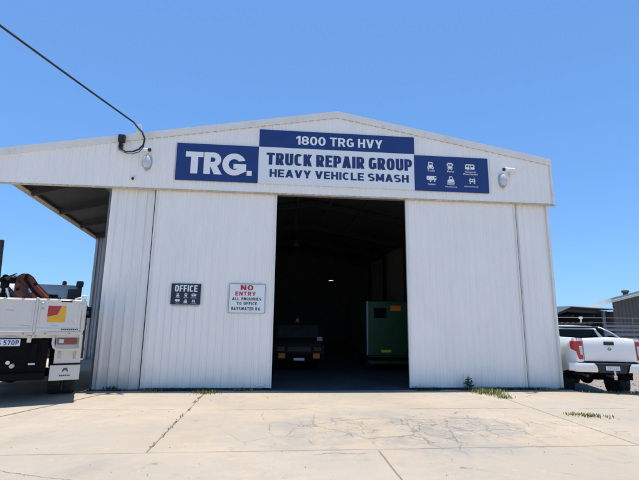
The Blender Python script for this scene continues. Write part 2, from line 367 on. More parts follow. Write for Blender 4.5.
# stroke lettering: every capital is drawn from bars, slants and bends of one weight
def sarc(cx, cz, rx, rz, a0, a1, n=14, e=2.0):
    o = []
    for i in range(n+1):
        a = R(a0+(a1-a0)*i/n); c, s_ = math.cos(a), math.sin(a)
        o.append((cx+rx*math.copysign(abs(c)**(2/e), c), cz+rz*math.copysign(abs(s_)**(2/e), s_)))
    return o
def glyph(ch, t, tv, w, e):
    """width and strokes: ('l', pts) centre-line bends, ('d', x0, z0, x1, z1) slants cut level; letter height 1"""
    l, r, b, u, m = t/2, w-t/2, tv/2, 1-tv/2, w/2
    def V(x, z0=0, z1=1): return ('p', [(x-t/2, z0), (x+t/2, z0), (x+t/2, z1), (x-t/2, z1)])
    def H(z, x0, x1): return ('p', [(x0, z-tv/2), (x1, z-tv/2), (x1, z+tv/2), (x0, z+tv/2)])
    def Dg(x0, z0, x1, z1, k=1.12): return ('p', [(x0-t*k/2, z0), (x0+t*k/2, z0), (x1+t*k/2, z1), (x1-t*k/2, z1)])
    def bowl(z0, z1, x1): zc = (z0+z1)/2; return ('l', [(l, z1), ((l+x1)/2, z1)]+sarc((l+x1)/2, zc, (x1-l)/2, (z1-z0)/2, 80, -80, 12, e)+[((l+x1)/2, z0), (l, z0)])
    ring = sarc(m, .5, m-t/2, .5-tv/2, 0, 360, 32, e)
    if ch == 'T': return w, [H(u, 0, w), V(m, 0, 1)]
    if ch == 'I': return t, [V(t/2)]
    if ch == '1': return .45*w+t*.5, [V(.45*w), ('p', [(0, .62), (.45*w-t*.3, .80), (.45*w-t*.3, 1.0), (0, .84)])]
    if ch == 'L': return w*.86, [V(l), H(b, 0, w*.86)]
    if ch == 'E': return w*.88, [V(l), H(u, 0, w*.88), H(.5, 0, w*.8), H(b, 0, w*.88)]
    if ch == 'F': return w*.86, [V(l), H(u, 0, w*.86), H(.48, 0, w*.76)]
    if ch == 'H': return w, [V(l), V(r), H(.5, 0, w)]
    if ch == 'N': return w, [V(l), V(r), Dg(r, 0, l, 1)]
    if ch == 'M': return w*1.2, [V(l), V(w*1.2-t/2), Dg(w*.6, .12, l, 1), Dg(w*.6, .12, w*1.2-t/2, 1)]
    if ch == 'V': return w*1.1, [Dg(w*.55, 0, t*.56, 1), Dg(w*.55, 0, w*1.1-t*.56, 1)]
    if ch == 'W': W = w*1.5; return W, [Dg(W*.28, 0, t*.56, 1), Dg(W*.28, 0, W*.5, .9), Dg(W*.72, 0, W*.5, .9), Dg(W*.72, 0, W-t*.56, 1)]
    if ch == 'A': W = w*1.12; return W, [Dg(t*.56, 0, W/2, 1), Dg(W-t*.56, 0, W/2, 1), H(.27, W*.24, W*.76)]
    if ch == 'Y': W = w*1.05; return W, [V(W/2, 0, .48), Dg(W/2, .38, t*.56, 1), Dg(W/2, .38, W-t*.56, 1)]
    if ch == 'X': return w, [Dg(l, 0, r, 1), Dg(r, 0, l, 1)]
    if ch == 'K': return w*1.05, [V(l), Dg(t*.8, .36, w*.99-t*.4, 1), Dg(w*1.05-t*.56, 0, w*.5, .62)]
    if ch == 'U': return w, [('l', [(l, 1)]+sarc(m, max(.36, b+.2), m-t/2, max(.36, b+.2)-tv/2, 180, 360, 14, e)+[(r, 1)])]
    if ch in 'O0': W = w if ch == '0' else w*1.06; return W, [('l', [(p[0]*W/w, p[1]) for p in ring])]
    if ch in 'CG':
        a = [p for p in sarc(m, .5, m-t/2, .5-tv/2, 42, 318, 22, e)]
        return w, [('l', a)] + ([V(r, .08, .50), H(.46, w*.55, w)] if ch == 'G' else [])
    if ch == 'S' or ch == '5':
        q_ = (.5-tv/2)/2
        if ch == '5': return w*.95, [H(u, l*.6, w*.9), V(l*1.1, .5, 1), ('l', [(l, .60), (m*.9, .62)]+sarc(m*.9, .32, m*.95-t/2, .30-tv/4, 88, -140, 14, e))]
        return w, [('l', sarc(m, .5+q_, m-t/2, q_, 35, 270, 14, e)+sarc(m, .5-q_, m-t/2, q_, 88, -145, 14, e)[0:])]
    if ch == '8': q_ = (.5-tv/2)/2; return w, [('l', sarc(m, .5+q_, m-t*.6, q_, 0, 360, 24, e)), ('l', sarc(m, .5-q_, m-t/2, q_, 0, 360, 24, e))]
    if ch == '7': return w*.9, [H(u, 0, w*.9), Dg(w*.3, 0, w*.9-t*.56, 1-tv*.5)]
    if ch == 'P': return w*.97, [V(l), bowl(.42, u, w*.97-t/2)]
    if ch == 'R': return w*1.02, [V(l), bowl(.46, u, w*.98-t/2), Dg(w*1.02-t*.56, 0, w*.52, .48)]
    if ch == 'B': return w, [V(l), bowl(.52, u, w*.93-t/2), bowl(b, .50, r)]
    if ch == 'D': return w*1.03, [V(l), bowl(b, u, w*1.03-t/2)]
    if ch == 'Q': return w*1.06, [('l', [(p[0]*1.06, p[1]) for p in ring]), Dg(w*.98, -.06, w*.6, .3)]
    if ch == 'd': return w*.85, [V(w*.85-t/2), ('l', sarc(w*.42, .34, w*.42-t/2, .34-tv/2, 0, 360, 22, e))]
    if ch == '.': return t, [V(t/2, 0, tv*1.1)]
    if ch == '&': return w, [('l', sarc(m*.85, .75, m*.5, .25-tv/2, 0, 360, 16)), ('l', sarc(m*.8, .28, m*.8-t/2, .28-tv/2, 0, 360, 16)), Dg(w-t*.5, 0, w*.35, .6)]
    return w*.5, []
def strip(pts, t, tv):
    """bend of even weight: offset the centre line both ways"""
    closed = math.hypot(pts[0][0]-pts[-1][0], pts[0][1]-pts[-1][1]) < 1e-4
    P = [p for i, p in enumerate(pts) if i == 0 or math.hypot(p[0]-pts[i-1][0], p[1]-pts[i-1][1]) > 1e-5]
    if closed: P = P[:-1]
    n = len(P); A, B = [], []
    for i in range(n):
        a = P[(i-1) % n] if closed or i else P[0]; c = P[(i+1) % n] if closed or i < n-1 else P[-1]
        dx, dz = c[0]-a[0], c[1]-a[1]; L_n = math.hypot(dx, dz) or 1
        nx, nz = -dz/L_n, dx/L_n
        A.append((P[i][0]+nx*t/2, P[i][1]+nz*tv/2)); B.append((P[i][0]-nx*t/2, P[i][1]-nz*tv/2))
    qs = [[A[i], A[(i+1) % n], B[(i+1) % n], B[i]] for i in range(n if closed else n-1)]
    return qs
def stroke_text(body, x0, x1, z0, z1, y, weight=.2, wid=.62, gap=.09, e=2.2, tv=None, space=.30):
    tv = tv or weight; cur = 0; out = []
    for ch in body:
        if ch == ' ': cur += space; continue
        w_, st_ = glyph(ch, weight, tv, wid, e)
        for k, s_ in enumerate(st_):
            qs = [s_[1]] if s_[0] == 'p' else strip(s_[1], weight, tv)
            for q_ in qs: out.append(([(p[0]+cur, p[1]) for p in q_], k))
        cur += w_+gap
    W = cur-gap; mb = MB()
    for q_, k in out:
        vs_ = [mb.bm.verts.new((x0+p[0]/W*(x1-x0), y-.0004*k, z0+p[1]*(z1-z0))) for p in q_]
        f = mb.bm.faces.new(vs_); f.normal_update()
        if f.normal.y > 0: f.normal_flip()
    return mb
def lettering(name, m, parent, *lines):
    for a in lines:
        t = stroke_text(a[0], *a[1:6], **a[6]) if len(a) == 7 else text_mb(*a)
        o = t.build(name, m, parent, norm=False)
    return o
def flat_shapes(outlines, y):
    """2D curve fill with holes -> MB; outlines = list of point lists (x,z)"""
    cu = bpy.data.curves.new('sh', 'CURVE'); cu.dimensions = '2D'; cu.fill_mode = 'BOTH'
    for pts in outlines:
        sp = cu.splines.new('POLY'); sp.points.add(len(pts)-1); sp.use_cyclic_u = True
        for q, p in zip(sp.points, pts): q.co = (p[0], p[1], 0, 1)
    o = bpy.data.objects.new('sh', cu); COL.objects.link(o)
    dg = bpy.context.evaluated_depsgraph_get(); dg.update()
    me = bpy.data.meshes.new_from_object(o.evaluated_get(dg)); bpy.data.objects.remove(o); bpy.data.curves.remove(cu)
    mb = MB(); mb.bm.from_mesh(me); bpy.data.meshes.remove(me)
    for v in mb.bm.verts: v.co = Vector((v.co.x, y, v.co.y))
    for f in mb.bm.faces:
        f.normal_update()
        if f.normal.y > 0: f.normal_flip()
    return mb
def arc(cx, cz, rx, rz, a0, a1, n=16):
    return [(cx+rx*math.cos(R(a0+(a1-a0)*i/n)), cz+rz*math.sin(R(a0+(a1-a0)*i/n))) for i in range(n+1)]

def rib_profile(x0, x1, pitch=.176, depth=.017, top=.03, base=.075):
    """list of (x, out) along a trapezoidal ribbed sheet"""
    pts = [(x0, 0)]
    n = max(1, round((x1-x0)/pitch)); p = (x1-x0)/n
    for i in range(n):
        c = x0+(i+.5)*p
        pts += [(c-base/2, 0), (c-top/2, depth), (c+top/2, depth), (c+base/2, 0)]
    pts.append((x1, 0)); return pts
def ribbed(x0, x1, zb, zt, y, **k):
    """upright ribbed sheet facing -Y; zb/zt numbers or functions of x"""
    B = zb if callable(zb) else (lambda x: zb); T = zt if callable(zt) else (lambda x: zt)
    nz = k.pop('nz', 6); mb = MB(); pr = rib_profile(x0, x1, **k)
    rows = []
    for j in range(nz+1):
        rows.append([(x, y-d+rnd.uniform(-.0005, .0005), B(x)+(T(x)-B(x))*j/nz) for x, d in pr])
    return mb.grid(rows)

# ------------------------------------------------------------------ camera, light, world
f_px = 427.8; pitch, yaw, roll = .18523, .09428, .01249
F = Vector((math.sin(yaw)*math.cos(pitch), math.cos(yaw)*math.cos(pitch), math.sin(pitch)))
R0 = Vector((math.cos(yaw), -math.sin(yaw), 0)); U0 = R0.cross(F)
cr_, sr_ = math.cos(roll), math.sin(roll)
RX = cr_*R0+sr_*U0; UX = -sr_*R0+cr_*U0
cd = bpy.data.cameras.new('camera'); cam = bpy.data.objects.new('camera', cd); COL.objects.link(cam)
cam.matrix_world = Matrix(((RX.x, UX.x, -F.x, 0), (RX.y, UX.y, -F.y, 0), (RX.z, UX.z, -F.z, 1.6), (0, 0, 0, 1)))
cd.sensor_width = 36; cd.lens = 36*f_px/639; cd.clip_start = .05; cd.clip_end = 6000
scene.camera = cam
sun_el = 86.8
w = bpy.data.worlds.new('World'); scene.world = w; w.use_nodes = True
nt = w.node_tree; bg = nt.nodes['Background']
sky = nt.nodes.new('ShaderNodeTexSky'); sky.sky_type = 'NISHITA'; sky.sun_disc = False
sky.sun_elevation = R(sun_el); sky.sun_rotation = 0; sky.altitude = 0; sky.air_density = 1.0; sky.dust_density = .3; sky.ozone_density = 2.0
gm = nt.nodes.new('ShaderNodeGamma'); gm.inputs['Gamma'].default_value = .57; nt.links.new(sky.outputs['Color'], gm.inputs['Color'])
mu = nt.nodes.new('ShaderNodeMixRGB'); mu.blend_type = 'MULTIPLY'; mu.inputs['Fac'].default_value = 1; mu.inputs['Color2'].default_value = (.765, 1.34, 2.14, 1)
nt.links.new(gm.outputs['Color'], mu.inputs['Color1'])
nt.links.new(mu.outputs['Color'], bg.inputs['Color']); bg.inputs['Strength'].default_value = .11
sl = bpy.data.lights.new('sun', 'SUN'); sl.energy = 4.2; sl.angle = R(.53); sl.color = (1, .965, .90)
so = bpy.data.objects.new('sun', sl); COL.objects.link(so); so.rotation_euler = (-R(90-sun_el), 0, 0); so.location = (0, 0, 30)
vs = scene.view_settings; vs.view_transform = 'Standard'; vs.look = 'None'; vs.exposure = .66; vs.gamma = 1; vs.use_curve_mapping = False
scene.cycles.max_bounces = 8; scene.cycles.use_denoising = True

# ------------------------------------------------------------------ ground
def plate_mesh(name, m, xs, ys, zf, kind='structure'):
    o = MB().grid([[(x, y, zf(x, y)) for x in xs] for y in ys]).build(name, m)
    return tag(o, kind=kind)
def lin(a, b, n): return [a+(b-a)*i/n for i in range(n+1)]
big = [-3000, -800, -200, -60, -25, 25, 60, 200, 800, 3000]
plate_mesh('ground', 'dirt', big, [v+10 for v in big], lambda x, y: -.30)
ap = MB()
def apz(x): return 0 if x < 6.6 else -.10*((x-6.6)/4.4)**1.3
xs_ = lin(-16, 6.6, 8)+lin(6.6, 11, 8)[1:]
ap.grid([[(x, y, apz(x)) for x in xs_] for y in lin(-14, 10.02, 10)])
ap.grid([[(x, 10.02, apz(x)) for x in xs_], [(x, 10.02, -.4) for x in xs_]])
ap.grid([[(-16, y, 0) for y in lin(-14, 10.02, 4)], [(-16, y, -.4) for y in lin(-14, 10.02, 4)]])
ap.grid([[(11, y, -.1) for y in lin(-14, 10.02, 4)], [(11, y, -.4) for y in lin(-14, 10.02, 4)]])
ap.build('concrete_apron', 'concrete', norm=False)['kind'] = 'structure'
bpy.data.objects['concrete_apron']['kind'] = 'structure'
# strip from the apron to the doors and under the lean-to, and the workshop floor
st = MB(); st.grid([[(x, y, .0) for x in (-16, -4.0, 7.22)] for y in (10.02, 10.32)])
st.build('doorway_strip', 'concrete', norm=False)['kind'] = 'structure'
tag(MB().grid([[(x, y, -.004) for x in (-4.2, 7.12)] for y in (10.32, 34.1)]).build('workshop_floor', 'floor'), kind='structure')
tag(MB().grid([[(x, y, -.01) for x in (-16, -4.2)] for y in (10.32, 40)]).build('side_yard', 'dirt'), kind='structure')
def gz(x, y):
    e = max(0., min(1., (y-9.95)/.9)); e = e*e*(3-2*e)
    return -.03-.225*e-.03*max(0, min(1, (y-11)/4))+.012*math.sin(x*3.1+y*1.7)*e
plate_mesh('gravel_yard', 'gravel', lin(7.16, 40, 60), lin(10.03, 24, 40)+[28, 34, 44, 60], gz)
gs = MB()
for i in range(1500):
    x = 7.3+rnd.random()**1.4*9; y = 10.3+rnd.random()**1.3*9; s = rnd.uniform(.012, .035)
    t = bmesh.new(); bmesh.ops.create_icosphere(t, subdivisions=1, radius=s)
    for v in t.verts: v.co *= rnd.uniform(.7, 1.2)
    gs.merge(t, Matrix.Translation((x, y, gz(x, y)+s*.3)) @ Matrix.Diagonal((1, 1, .6, 1)))
tag(gs.build('gravel', 'stone'), 'loose grey gravel scattered over the yard beside the white workshop', 'gravel', kind='stuff')

# ------------------------------------------------------------------ workshop building
bld = thing('workshop_building', 'large white ribbed-metal gabled workshop with open sliding doors and a side awning', 'workshop', (0, 10.5, 0))
Y0 = 10.5
def L_(mb): return mb   # shapes below are in building coordinates: y = world y - 10.5
def roofz(x): return 7.01-.178*abs(x-1.42)
FY = -.083
fb = 4.73
def fascia_top(x): return roofz(x)*1.0-.16
mb = ribbed(-6.95, 1.42, fb, fascia_top, FY, nz=3); mb2 = ribbed(1.42, 7.24, fb, fascia_top, FY, nz=3); mb.merge(mb2.bm)
mb.build('fascia', 'fascia', bld, norm=False)
def barge(xa, xb):
    za, zb = roofz(xa), roofz(xb)
    m_ = MB(); m_.prism([(xa, za-.17), (xb, zb-.17), (xb, zb+.012), (xa, za+.012)], 'y', FY-.045, FY-.028)
    m_.prism([(xa, za-.002), (xb, zb-.002), (xb, zb+.013), (xa, za+.013)], 'y', FY-.028, FY+.16)
    return m_
barge(-6.95, 1.42).build('barge_capping', 'flash', bld); barge(1.42, 7.24).build('barge_capping', 'flash', bld)
MB().box(7.215, 7.262, FY-.05, FY+.10, fb-.005, roofz(7.24)-.02, .004).build('corner_flashing', 'flash', bld)
m_ = MB().box(-6.95, 7.262, FY-.012, FY+.04, fb-.035, fb-.001, .004); m_.box(7.14, 7.33, FY-.02, FY+.06, fb-.05, fb-.037)
m_.build('fascia_trim', 'rusty', bld)
# fixed wall sheets and hung doors
ribbed(-4.13, -2.95, .0, 4.95, .05, pitch=.235, depth=.034, base=.085).build('wall_sheet', 'clad_dirty', bld, norm=False)['label'] = 'stained ribbed wall sheet left of the sliding doors'
ribbed(6.05, 7.08, -.04, 4.95, .05).build('wall_sheet', 'clad', bld, norm=False)
for xa, xb in ((-3.06, -.095), (3.215, 6.2)):
    d = ribbed(xa+.02, xb-.02, .035, 4.92, .0).build('sliding_door', 'clad', bld, norm=False)
    for e in (xa, xb-.045): MB().box(e, e+.045, -.026, .04, .03, 4.92, .004).build('edge_stile', 'flash', d)
    for z in (.04, 1.6, 3.2, 4.8): MB().box(xa+.05, xb-.05, .012, .05, z, z+.07).build('frame_rail', 'shed_in', d)
    MB().box((xb-.36 if xb < 2 else xa+.05), (xb-.16 if xb < 2 else xa+.23), -.04, -.028, .07, .13, .003).build('kick_plate', 'plastic_w', d)
for xx in (-3.085, 6.205): MB().box(xx, xx+.016, -.008, .05, .0, 4.92).build('joint_shade_strip', 'steel_dark', bld)  # dark strip stands in for the shaded gap at the door edge
MB().box(-4.12, 7.08, .0, .10, 4.93, 5.02).build('door_track', 'steel_dark', bld)
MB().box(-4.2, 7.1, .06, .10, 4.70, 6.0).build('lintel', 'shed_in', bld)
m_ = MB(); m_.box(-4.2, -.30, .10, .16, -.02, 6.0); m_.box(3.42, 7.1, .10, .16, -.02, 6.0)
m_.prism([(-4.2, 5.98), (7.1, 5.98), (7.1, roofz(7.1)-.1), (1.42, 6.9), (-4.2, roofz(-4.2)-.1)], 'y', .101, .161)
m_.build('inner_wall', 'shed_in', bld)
MB().box(7.081, 7.14, -.02, .14, -.06, 5.9, .004).build('corner_flashing', 'flash', bld)
# side walls, back wall, roof
DEP = 23.5
for xa, xb in ((-4.22, -4.16), (7.10, 7.15)):
    MB().box(xa, xb, .16, DEP, -.3, roofz(xa)-.12).build('side_wall', 'clad_dirty', bld)
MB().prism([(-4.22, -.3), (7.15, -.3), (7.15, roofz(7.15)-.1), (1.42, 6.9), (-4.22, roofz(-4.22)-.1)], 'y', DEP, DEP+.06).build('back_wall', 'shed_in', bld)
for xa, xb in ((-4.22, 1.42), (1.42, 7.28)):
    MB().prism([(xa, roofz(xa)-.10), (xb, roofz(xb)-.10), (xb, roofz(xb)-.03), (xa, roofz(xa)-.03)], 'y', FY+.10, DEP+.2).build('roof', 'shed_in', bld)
ribbed(-7.42, -4.23, -.02, 4.95, 7.62, pitch=.25, depth=.03, nz=2).build('awning_end_wall', 'steel_grey', bld, norm=False)
MB().box(-7.50, -7.40, 7.55, 7.66, -.02, 4.78, .006).build('awning_post', 'steel_grey', bld)
for i in range(5):
    y = 3.2+i*4.6; m_ = MB()
    for xa in (-4.1, 6.85): m_.box(xa, xa+.2, y, y+.12, 0, 5.7)
    for xa, xb in ((-4.1, 1.42), (1.42, 7.05)):
        m_.prism([(xa, roofz(xa)-.46), (xb, roofz(xb)-.46), (xb, roofz(xb)-.18), (xa, roofz(xa)-.18)], 'y', y, y+.12)
    m_.build('portal_frame', 'frame_dim', bld)
for i in range(8):
    x = -3.6+i*1.43
    MB().box(x, x+.08, .2, DEP, roofz(x)-.28, roofz(x)-.15).build('purlin', 'steel_grey' if i == 99 else 'shed_in', bld)
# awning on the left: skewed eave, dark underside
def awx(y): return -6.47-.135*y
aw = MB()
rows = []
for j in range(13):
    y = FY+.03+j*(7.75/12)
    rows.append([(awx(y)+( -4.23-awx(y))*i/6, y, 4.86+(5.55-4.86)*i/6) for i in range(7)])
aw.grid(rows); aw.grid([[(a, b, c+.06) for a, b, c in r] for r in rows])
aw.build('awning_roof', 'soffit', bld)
m_ = MB(); m_.tube([(awx(.0)+.03, .0, 4.785), (awx(7.7)+.03, 7.7, 4.785)], .075, 4); m_.build('awning_beam', 'rusty', bld)
for i in range(4):
    y = .9+i*2.05
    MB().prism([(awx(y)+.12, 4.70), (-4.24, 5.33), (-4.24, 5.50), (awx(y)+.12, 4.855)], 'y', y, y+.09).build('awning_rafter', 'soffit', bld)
m_ = MB(); m_.grid([[(-5.1+.0*i, y, 5.287) for y in (.25, 3.4)], [(-4.4, y, 5.487) for y in (.25, 3.4)]]); m_.build('skylight_sheet', 'soffit_lite', bld)

# ------------------------------------------------------------------ signs
S = 10.378/10.5
def sx(x): return x*S
def sz(z): return 1.6+(z-1.6)*S
BY = 10.378
def board(parent, name, m, x0, x1, z0, z1, y=BY, t=.006, k=True):
    if k: x0, x1, z0, z1 = sx(x0), sx(x1), sz(z0), sz(z1)
    return MB().box(x0, x1, y-t/2+.003, y+t/2+.003, z0, z1).build(name, m, parent)
sg = 'company signboards across the gable'
t = thing('sign', 'navy sign with big white letters TRG at the left of the gable signs', 'sign', group=sg)
t1 = t
board(t, 'board', 'navy', -2.65, -.603, 4.995, 5.975)
def q(p): return (sx(-2.42+(p[0]-45)*.00288), sz(5.755-(p[1]-50)*.00303))
T_ = [(45, 50), (197, 50), (197, 96), (152, 96), (152, 240), (92, 240), (92, 96), (45, 96)]
bowl = arc(285, 111, 62, -61, 90, -90, 14)
R_out = [(203, 240), (203, 50)]+bowl[::1][::-1] if False else None
R_o = [(203, 240), (203, 50), (285, 50)]+[(285+66*math.sin(R(a)), 112-62*math.cos(R(a))) for a in range(0, 151, 10)]+[(362, 240), (294, 240), (262, 174), (260, 174), (260, 240)]
R_h = [(260, 94), (282, 94)]+[(282+20*math.sin(R(a)), 113-19*math.cos(R(a))) for a in range(10, 180, 17)]+[(282, 132), (260, 132)]
cx, cz = 458, 147
G_o = [(cx+103*math.cos(R(a)), cz-97*math.sin(R(a))) for a in range(22, 305, 8)]+[(cx+103*math.cos(R(305)), cz-97*math.sin(R(305))), (562, 205), (562, 142), (452, 142), (452, 184), (502, 184)]
G_i = [(cx+48*math.cos(R(a)), cz-47*math.sin(R(a))) for a in range(302, 37, -8)]
G_ = G_o+G_i
G_ = [(p[0]+8, p[1]) for p in G_]
D_ = [(577, 198), (622, 198), (622, 241), (577, 241)]
logo = [[q(p) for p in poly] for poly in (T_, R_o, R_h, G_, D_)]
mb = flat_shapes(logo, BY-.004); mb.build('lettering', 'lwhite', t, norm=False)
t = thing('sign', 'wide white sign reading TRUCK REPAIR GROUP with a navy 1800 TRG HVY strip on top', 'sign', group=sg)
board(t, 'board', 'swhite', -.6, 3.487, 4.99, 5.977)
board(t, 'header_board', 'navy', -.6, 3.505, 5.981, 6.455)
def st_(body, x0, x1, z0, z1, **k): return (body, sx(x0), sx(x1), sz(z0), sz(z1), BY-.004, k)
def tx(body, x0, x1, z0, z1, bold, sp=1.0): return (body, sx(x0), sx(x1), sz(z0), sz(z1), BY-.004, bold, .003, sp)
lettering('lettering', 'lwhite', t, st_('1800 TRG HVY', .35, 2.64, 6.085, 6.325, weight=.19, wid=.66, gap=.10, e=2.2, tv=.17))
lettering('lettering', 'lnavy', t, st_('TRUCK REPAIR GROUP', -.40, 3.43, 5.50, 5.825, weight=.27, wid=.62, gap=.07, e=3.0, tv=.19, space=.24), st_('HEAVY VEHICLE SMASH', -.31, 3.33, 5.175, 5.385, weight=.235, wid=.72, gap=.10, e=2.2, tv=.20))
t = thing('sign', 'navy sign with six small white vehicle pictograms at the right of the gable signs', 'sign', group=sg)
board(t, 'board', 'navy', 3.49, 5.53, 4.975, 5.955)

def icon_polys(kind, cx, cz, s):
    """white pictograms made of non-overlapping outlines, holes included; s = half size"""
    def rc(a, b, c, d): return [(cx+a*s, cz+c*s), (cx+b*s, cz+c*s), (cx+b*s, cz+d*s), (cx+a*s, cz+d*s)]
    if kind == 0:   # truck front
        return [[(cx-.55*s, cz+.95*s), (cx+.55*s, cz+.95*s), (cx+.62*s, cz-.25*s), (cx+.85*s, cz-.3*s), (cx+.85*s, cz-.8*s), (cx-.85*s, cz-.8*s), (cx-.85*s, cz-.3*s), (cx-.62*s, cz-.25*s)],
                rc(-.38, .38, .25, .7), rc(-.6, -.3, -.6, -.4), rc(.3, .6, -.6, -.4), rc(-.7, -.4, -1.0, -.84), rc(.4, .7, -1.0, -.84)]
    if kind == 1:   # bus front
        return [rc(-.62, .62, -.75, .95), rc(-.45, -.06, .05, .6), rc(.06, .45, .05, .6), rc(-.45, -.2, -.6, -.4), rc(.2, .45, -.6, -.4), rc(-.5, -.25, -1., -.8), rc(.25, .5, -1., -.8), rc(-.85, -.7, .2, .6), rc(.7, .85, .2, .6)]
    if kind == 2:   # caravan
        return [[(cx-1.25*s, cz-.55*s), (cx-1.25*s, cz+.5*s), (cx-1.0*s, cz+.8*s), (cx+1.1*s, cz+.8*s), (cx+1.25*s, cz+.5*s), (cx+1.25*s, cz-.55*s)],
                rc(-.95, -.35, .05, .5), rc(.35, .95, .05, .5), rc(-.12, .18, -.4, .5), arc(cx-.5*s, cz-.72*s, .16*s, .14*s, 0, 350, 10)]
    if kind == 3:   # trailer
        return [rc(-1.3, 1.2, -.2, .8), rc(-.95, -.9, 0, .6), rc(.2, .25, 0, .6), rc(.7, 1.1, .2, .6), rc(-.7, .1, -.42, -.28), arc(cx-.35*s, cz-.62*s, .18*s, .17*s, 0, 350, 10), arc(cx+.75*s, cz-.5*s, .2*s, .2*s, 0, 350, 10)]
    if kind == 4:   # digger
        return [[(cx-.9*s, cz-.55*s), (cx-.9*s, cz-.15*s), (cx-.5*s, cz+.1*s), (cx-.35*s, cz+.95*s), (cx+.3*s, cz+.95*s), (cx+.65*s, cz+.15*s), (cx+.9*s, cz-.15*s), (cx+.9*s, cz-.55*s)],
                [(cx-.25*s, cz+.15*s), (cx-.18*s, cz+.72*s), (cx+.2*s, cz+.72*s), (cx+.4*s, cz+.15*s)], rc(-.95, .95, -.95, -.68)]
    return [rc(-.75, .75, -.35, .45), rc(-.5, -.1, -.1, .3), rc(.1, .5, -.1, .3), rc(-.6, -.5, .5, .9), rc(.5, .6, .5, .9), rc(-.7, -.4, -.8, -.45), rc(.4, .7, -.8, -.45)]
X0 = 3.49
cols = (X0+.445, X0+.98, X0+1.53)
pol = []
for i in range(3):
    for k_, cx_, cz_ in ((i, cols[i], 5.68), (3+i, cols[i]+(.02, .01, .05)[i], 5.305)):
        flat_shapes([[(sx(a), sz(b)) for a, b in pl] for pl in icon_polys(k_, cx_, cz_, .105)], BY-.004).build('pictogram', 'lwhite', t, norm=False)
cap = [('Trucks', 0, 5.515, .20), ('Buses', 1, 5.515, .19), ('Caravans &', 2, 5.53, .30), ('Motorhomes', 2, 5.465, .40), ('Trailers', 0, 5.14, .21), ('Heavy', 1, 5.15, .19), ('Machinery', 1, 5.085, .32), ('Agricultural', 2, 5.115, .38)]
lettering('caption', 'lwhite', t, *[tx(b, cols[c]-w_/2+.01, cols[c]+w_/2+.01, z, z+.048, .02, 1.1) for b, c, z, w_ in cap])
# door signs (on the left sliding door)
DY = 10.462
t = thing('sign', 'small dark OFFICE sign with white pictograms on the left sliding door', 'sign')
board(t, 'board', 'dnavy', -2.52, -1.835, 1.925, 2.415, DY, k=False)
lettering('lettering', 'lwhite', t, ('OFFICE', -2.44, -1.91, 2.225, 2.38, DY-.004, dict(weight=.22, wid=.62, gap=.10, e=3, tv=.17)))
pol = []
for i in range(3):
    for k_, cz_ in ((i, 2.145), (3+i, 2.01)): flat_shapes(icon_polys(k_, -2.36+.185*i, cz_, .043), DY-.004).build('pictogram', 'lwhite', t, norm=False)
lettering('caption', 'lwhite', t, *[(b, -2.36+.185*c-w_/2, -2.36+.185*c+w_/2, z, z+.018, DY-.004, .02, .003, 1.1) for b, c, z, w_ in (('Trucks', 0, 2.078, .09), ('Buses', 1, 2.078, .09), ('Caravans', 2, 2.078, .14), ('Trailers', 0, 1.945, .1), ('Machinery', 1, 1.945, .12), ('Agricultural', 2, 1.945, .13))])
MB().box(-2.50, -1.86, DY+.0, DY+.012, 1.885, 1.905).build('bottom_rail', 'galv', t)
t = thing('sign', 'white NO ENTRY sign with red and black lettering beside the open doorway', 'sign')
board(t, 'board', 'swhite', -1.16, -.315, 1.75, 2.43, DY, k=False)
lettering('lettering', 'lred', t, ('NO', -.90, -.595, 2.285, 2.41, DY-.004, dict(weight=.30, wid=.95, gap=.16, tv=.22)), ('ENTRY', -1.02, -.535, 2.155, 2.25, DY-.004, dict(weight=.24, wid=.85, gap=.2, tv=.2)))
lettering('lettering', 'lblack', t, *[(b_, xa_, xb_, za_, zb_, DY-.004, dict(weight=.20, wid=.66, gap=.16, tv=.18, space=.5)) for b_, xa_, xb_, za_, zb_ in (('ALL ENQUIRIES', -1.09, -.40, 2.045, 2.115), ('TO OFFICE', -.98, -.50, 1.935, 2.005), ('BAYSWATER Rd.', -1.10, -.41, 1.81, 1.885))])
fr = MB()
for a in ((-1.165, -.31, 2.43, 2.437), (-1.165, -.31, 1.743, 1.75), (-1.167, -1.16, 1.743, 2.437), (-.315, -.308, 1.743, 2.437)): fr.box(a[0], a[1], DY-.004, DY+.006, a[2], a[3])
fr.build('border', 'lnavy', t)

# ------------------------------------------------------------------ lights, cameras and cable on the fascia
def floodlight(x, z, label):
    t = thing('floodlight', label, 'light', (sx(x), 10.375, sz(z)), group='oval lights on the gable'); t.scale = (.84, .84, .84)
    mb = MB(); n = 28
    prof = [(.0, -.10), (.075, -.095), (.115, -.06), (.125, -.02), (.125, .0)]
    mb.lathe(prof, 'y', (0, 0, 0), n)
    for v in mb.bm.verts: v.co.z *= 1.62
    mb.build('lens', 'lamp_glass', t, True)
    rim = MB(); rim.lathe([(.126, -.02), (.142, -.018), (.142, .02), (.126, .02), (.126, -.02)], 'y', (0, 0, 0), n)
    for v in rim.bm.verts: v.co.z *= 1.58
    rim.build('rim', 'galv', t, True)
    MB().box(-.035, .035, -.06, .02, -.26, -.19, .008).build('bracket', 'galv', t)
    return t
floodlight(-3.35, 5.42, 'oval silver light below the cable loop left of the TRG sign')
floodlight(5.93, 5.36, 'oval silver light right of the pictogram sign')
t = thing('security_camera', 'small bullet camera with dark lens above the left oval light', 'camera', (sx(-3.36), 10.38, sz(5.685)))
MB().box(-.035, .02, -.05, .02, -.04, .04, .006).tube([(0, -.03, 0), (.0, -.12, .01)], .018, 8).build('bracket', 'plastic_w', t)
MB().tube([(-.05, -.13, .01), (.075, -.16, .0)], .038, 14).build('camera_body', 'plastic_w', t, True)
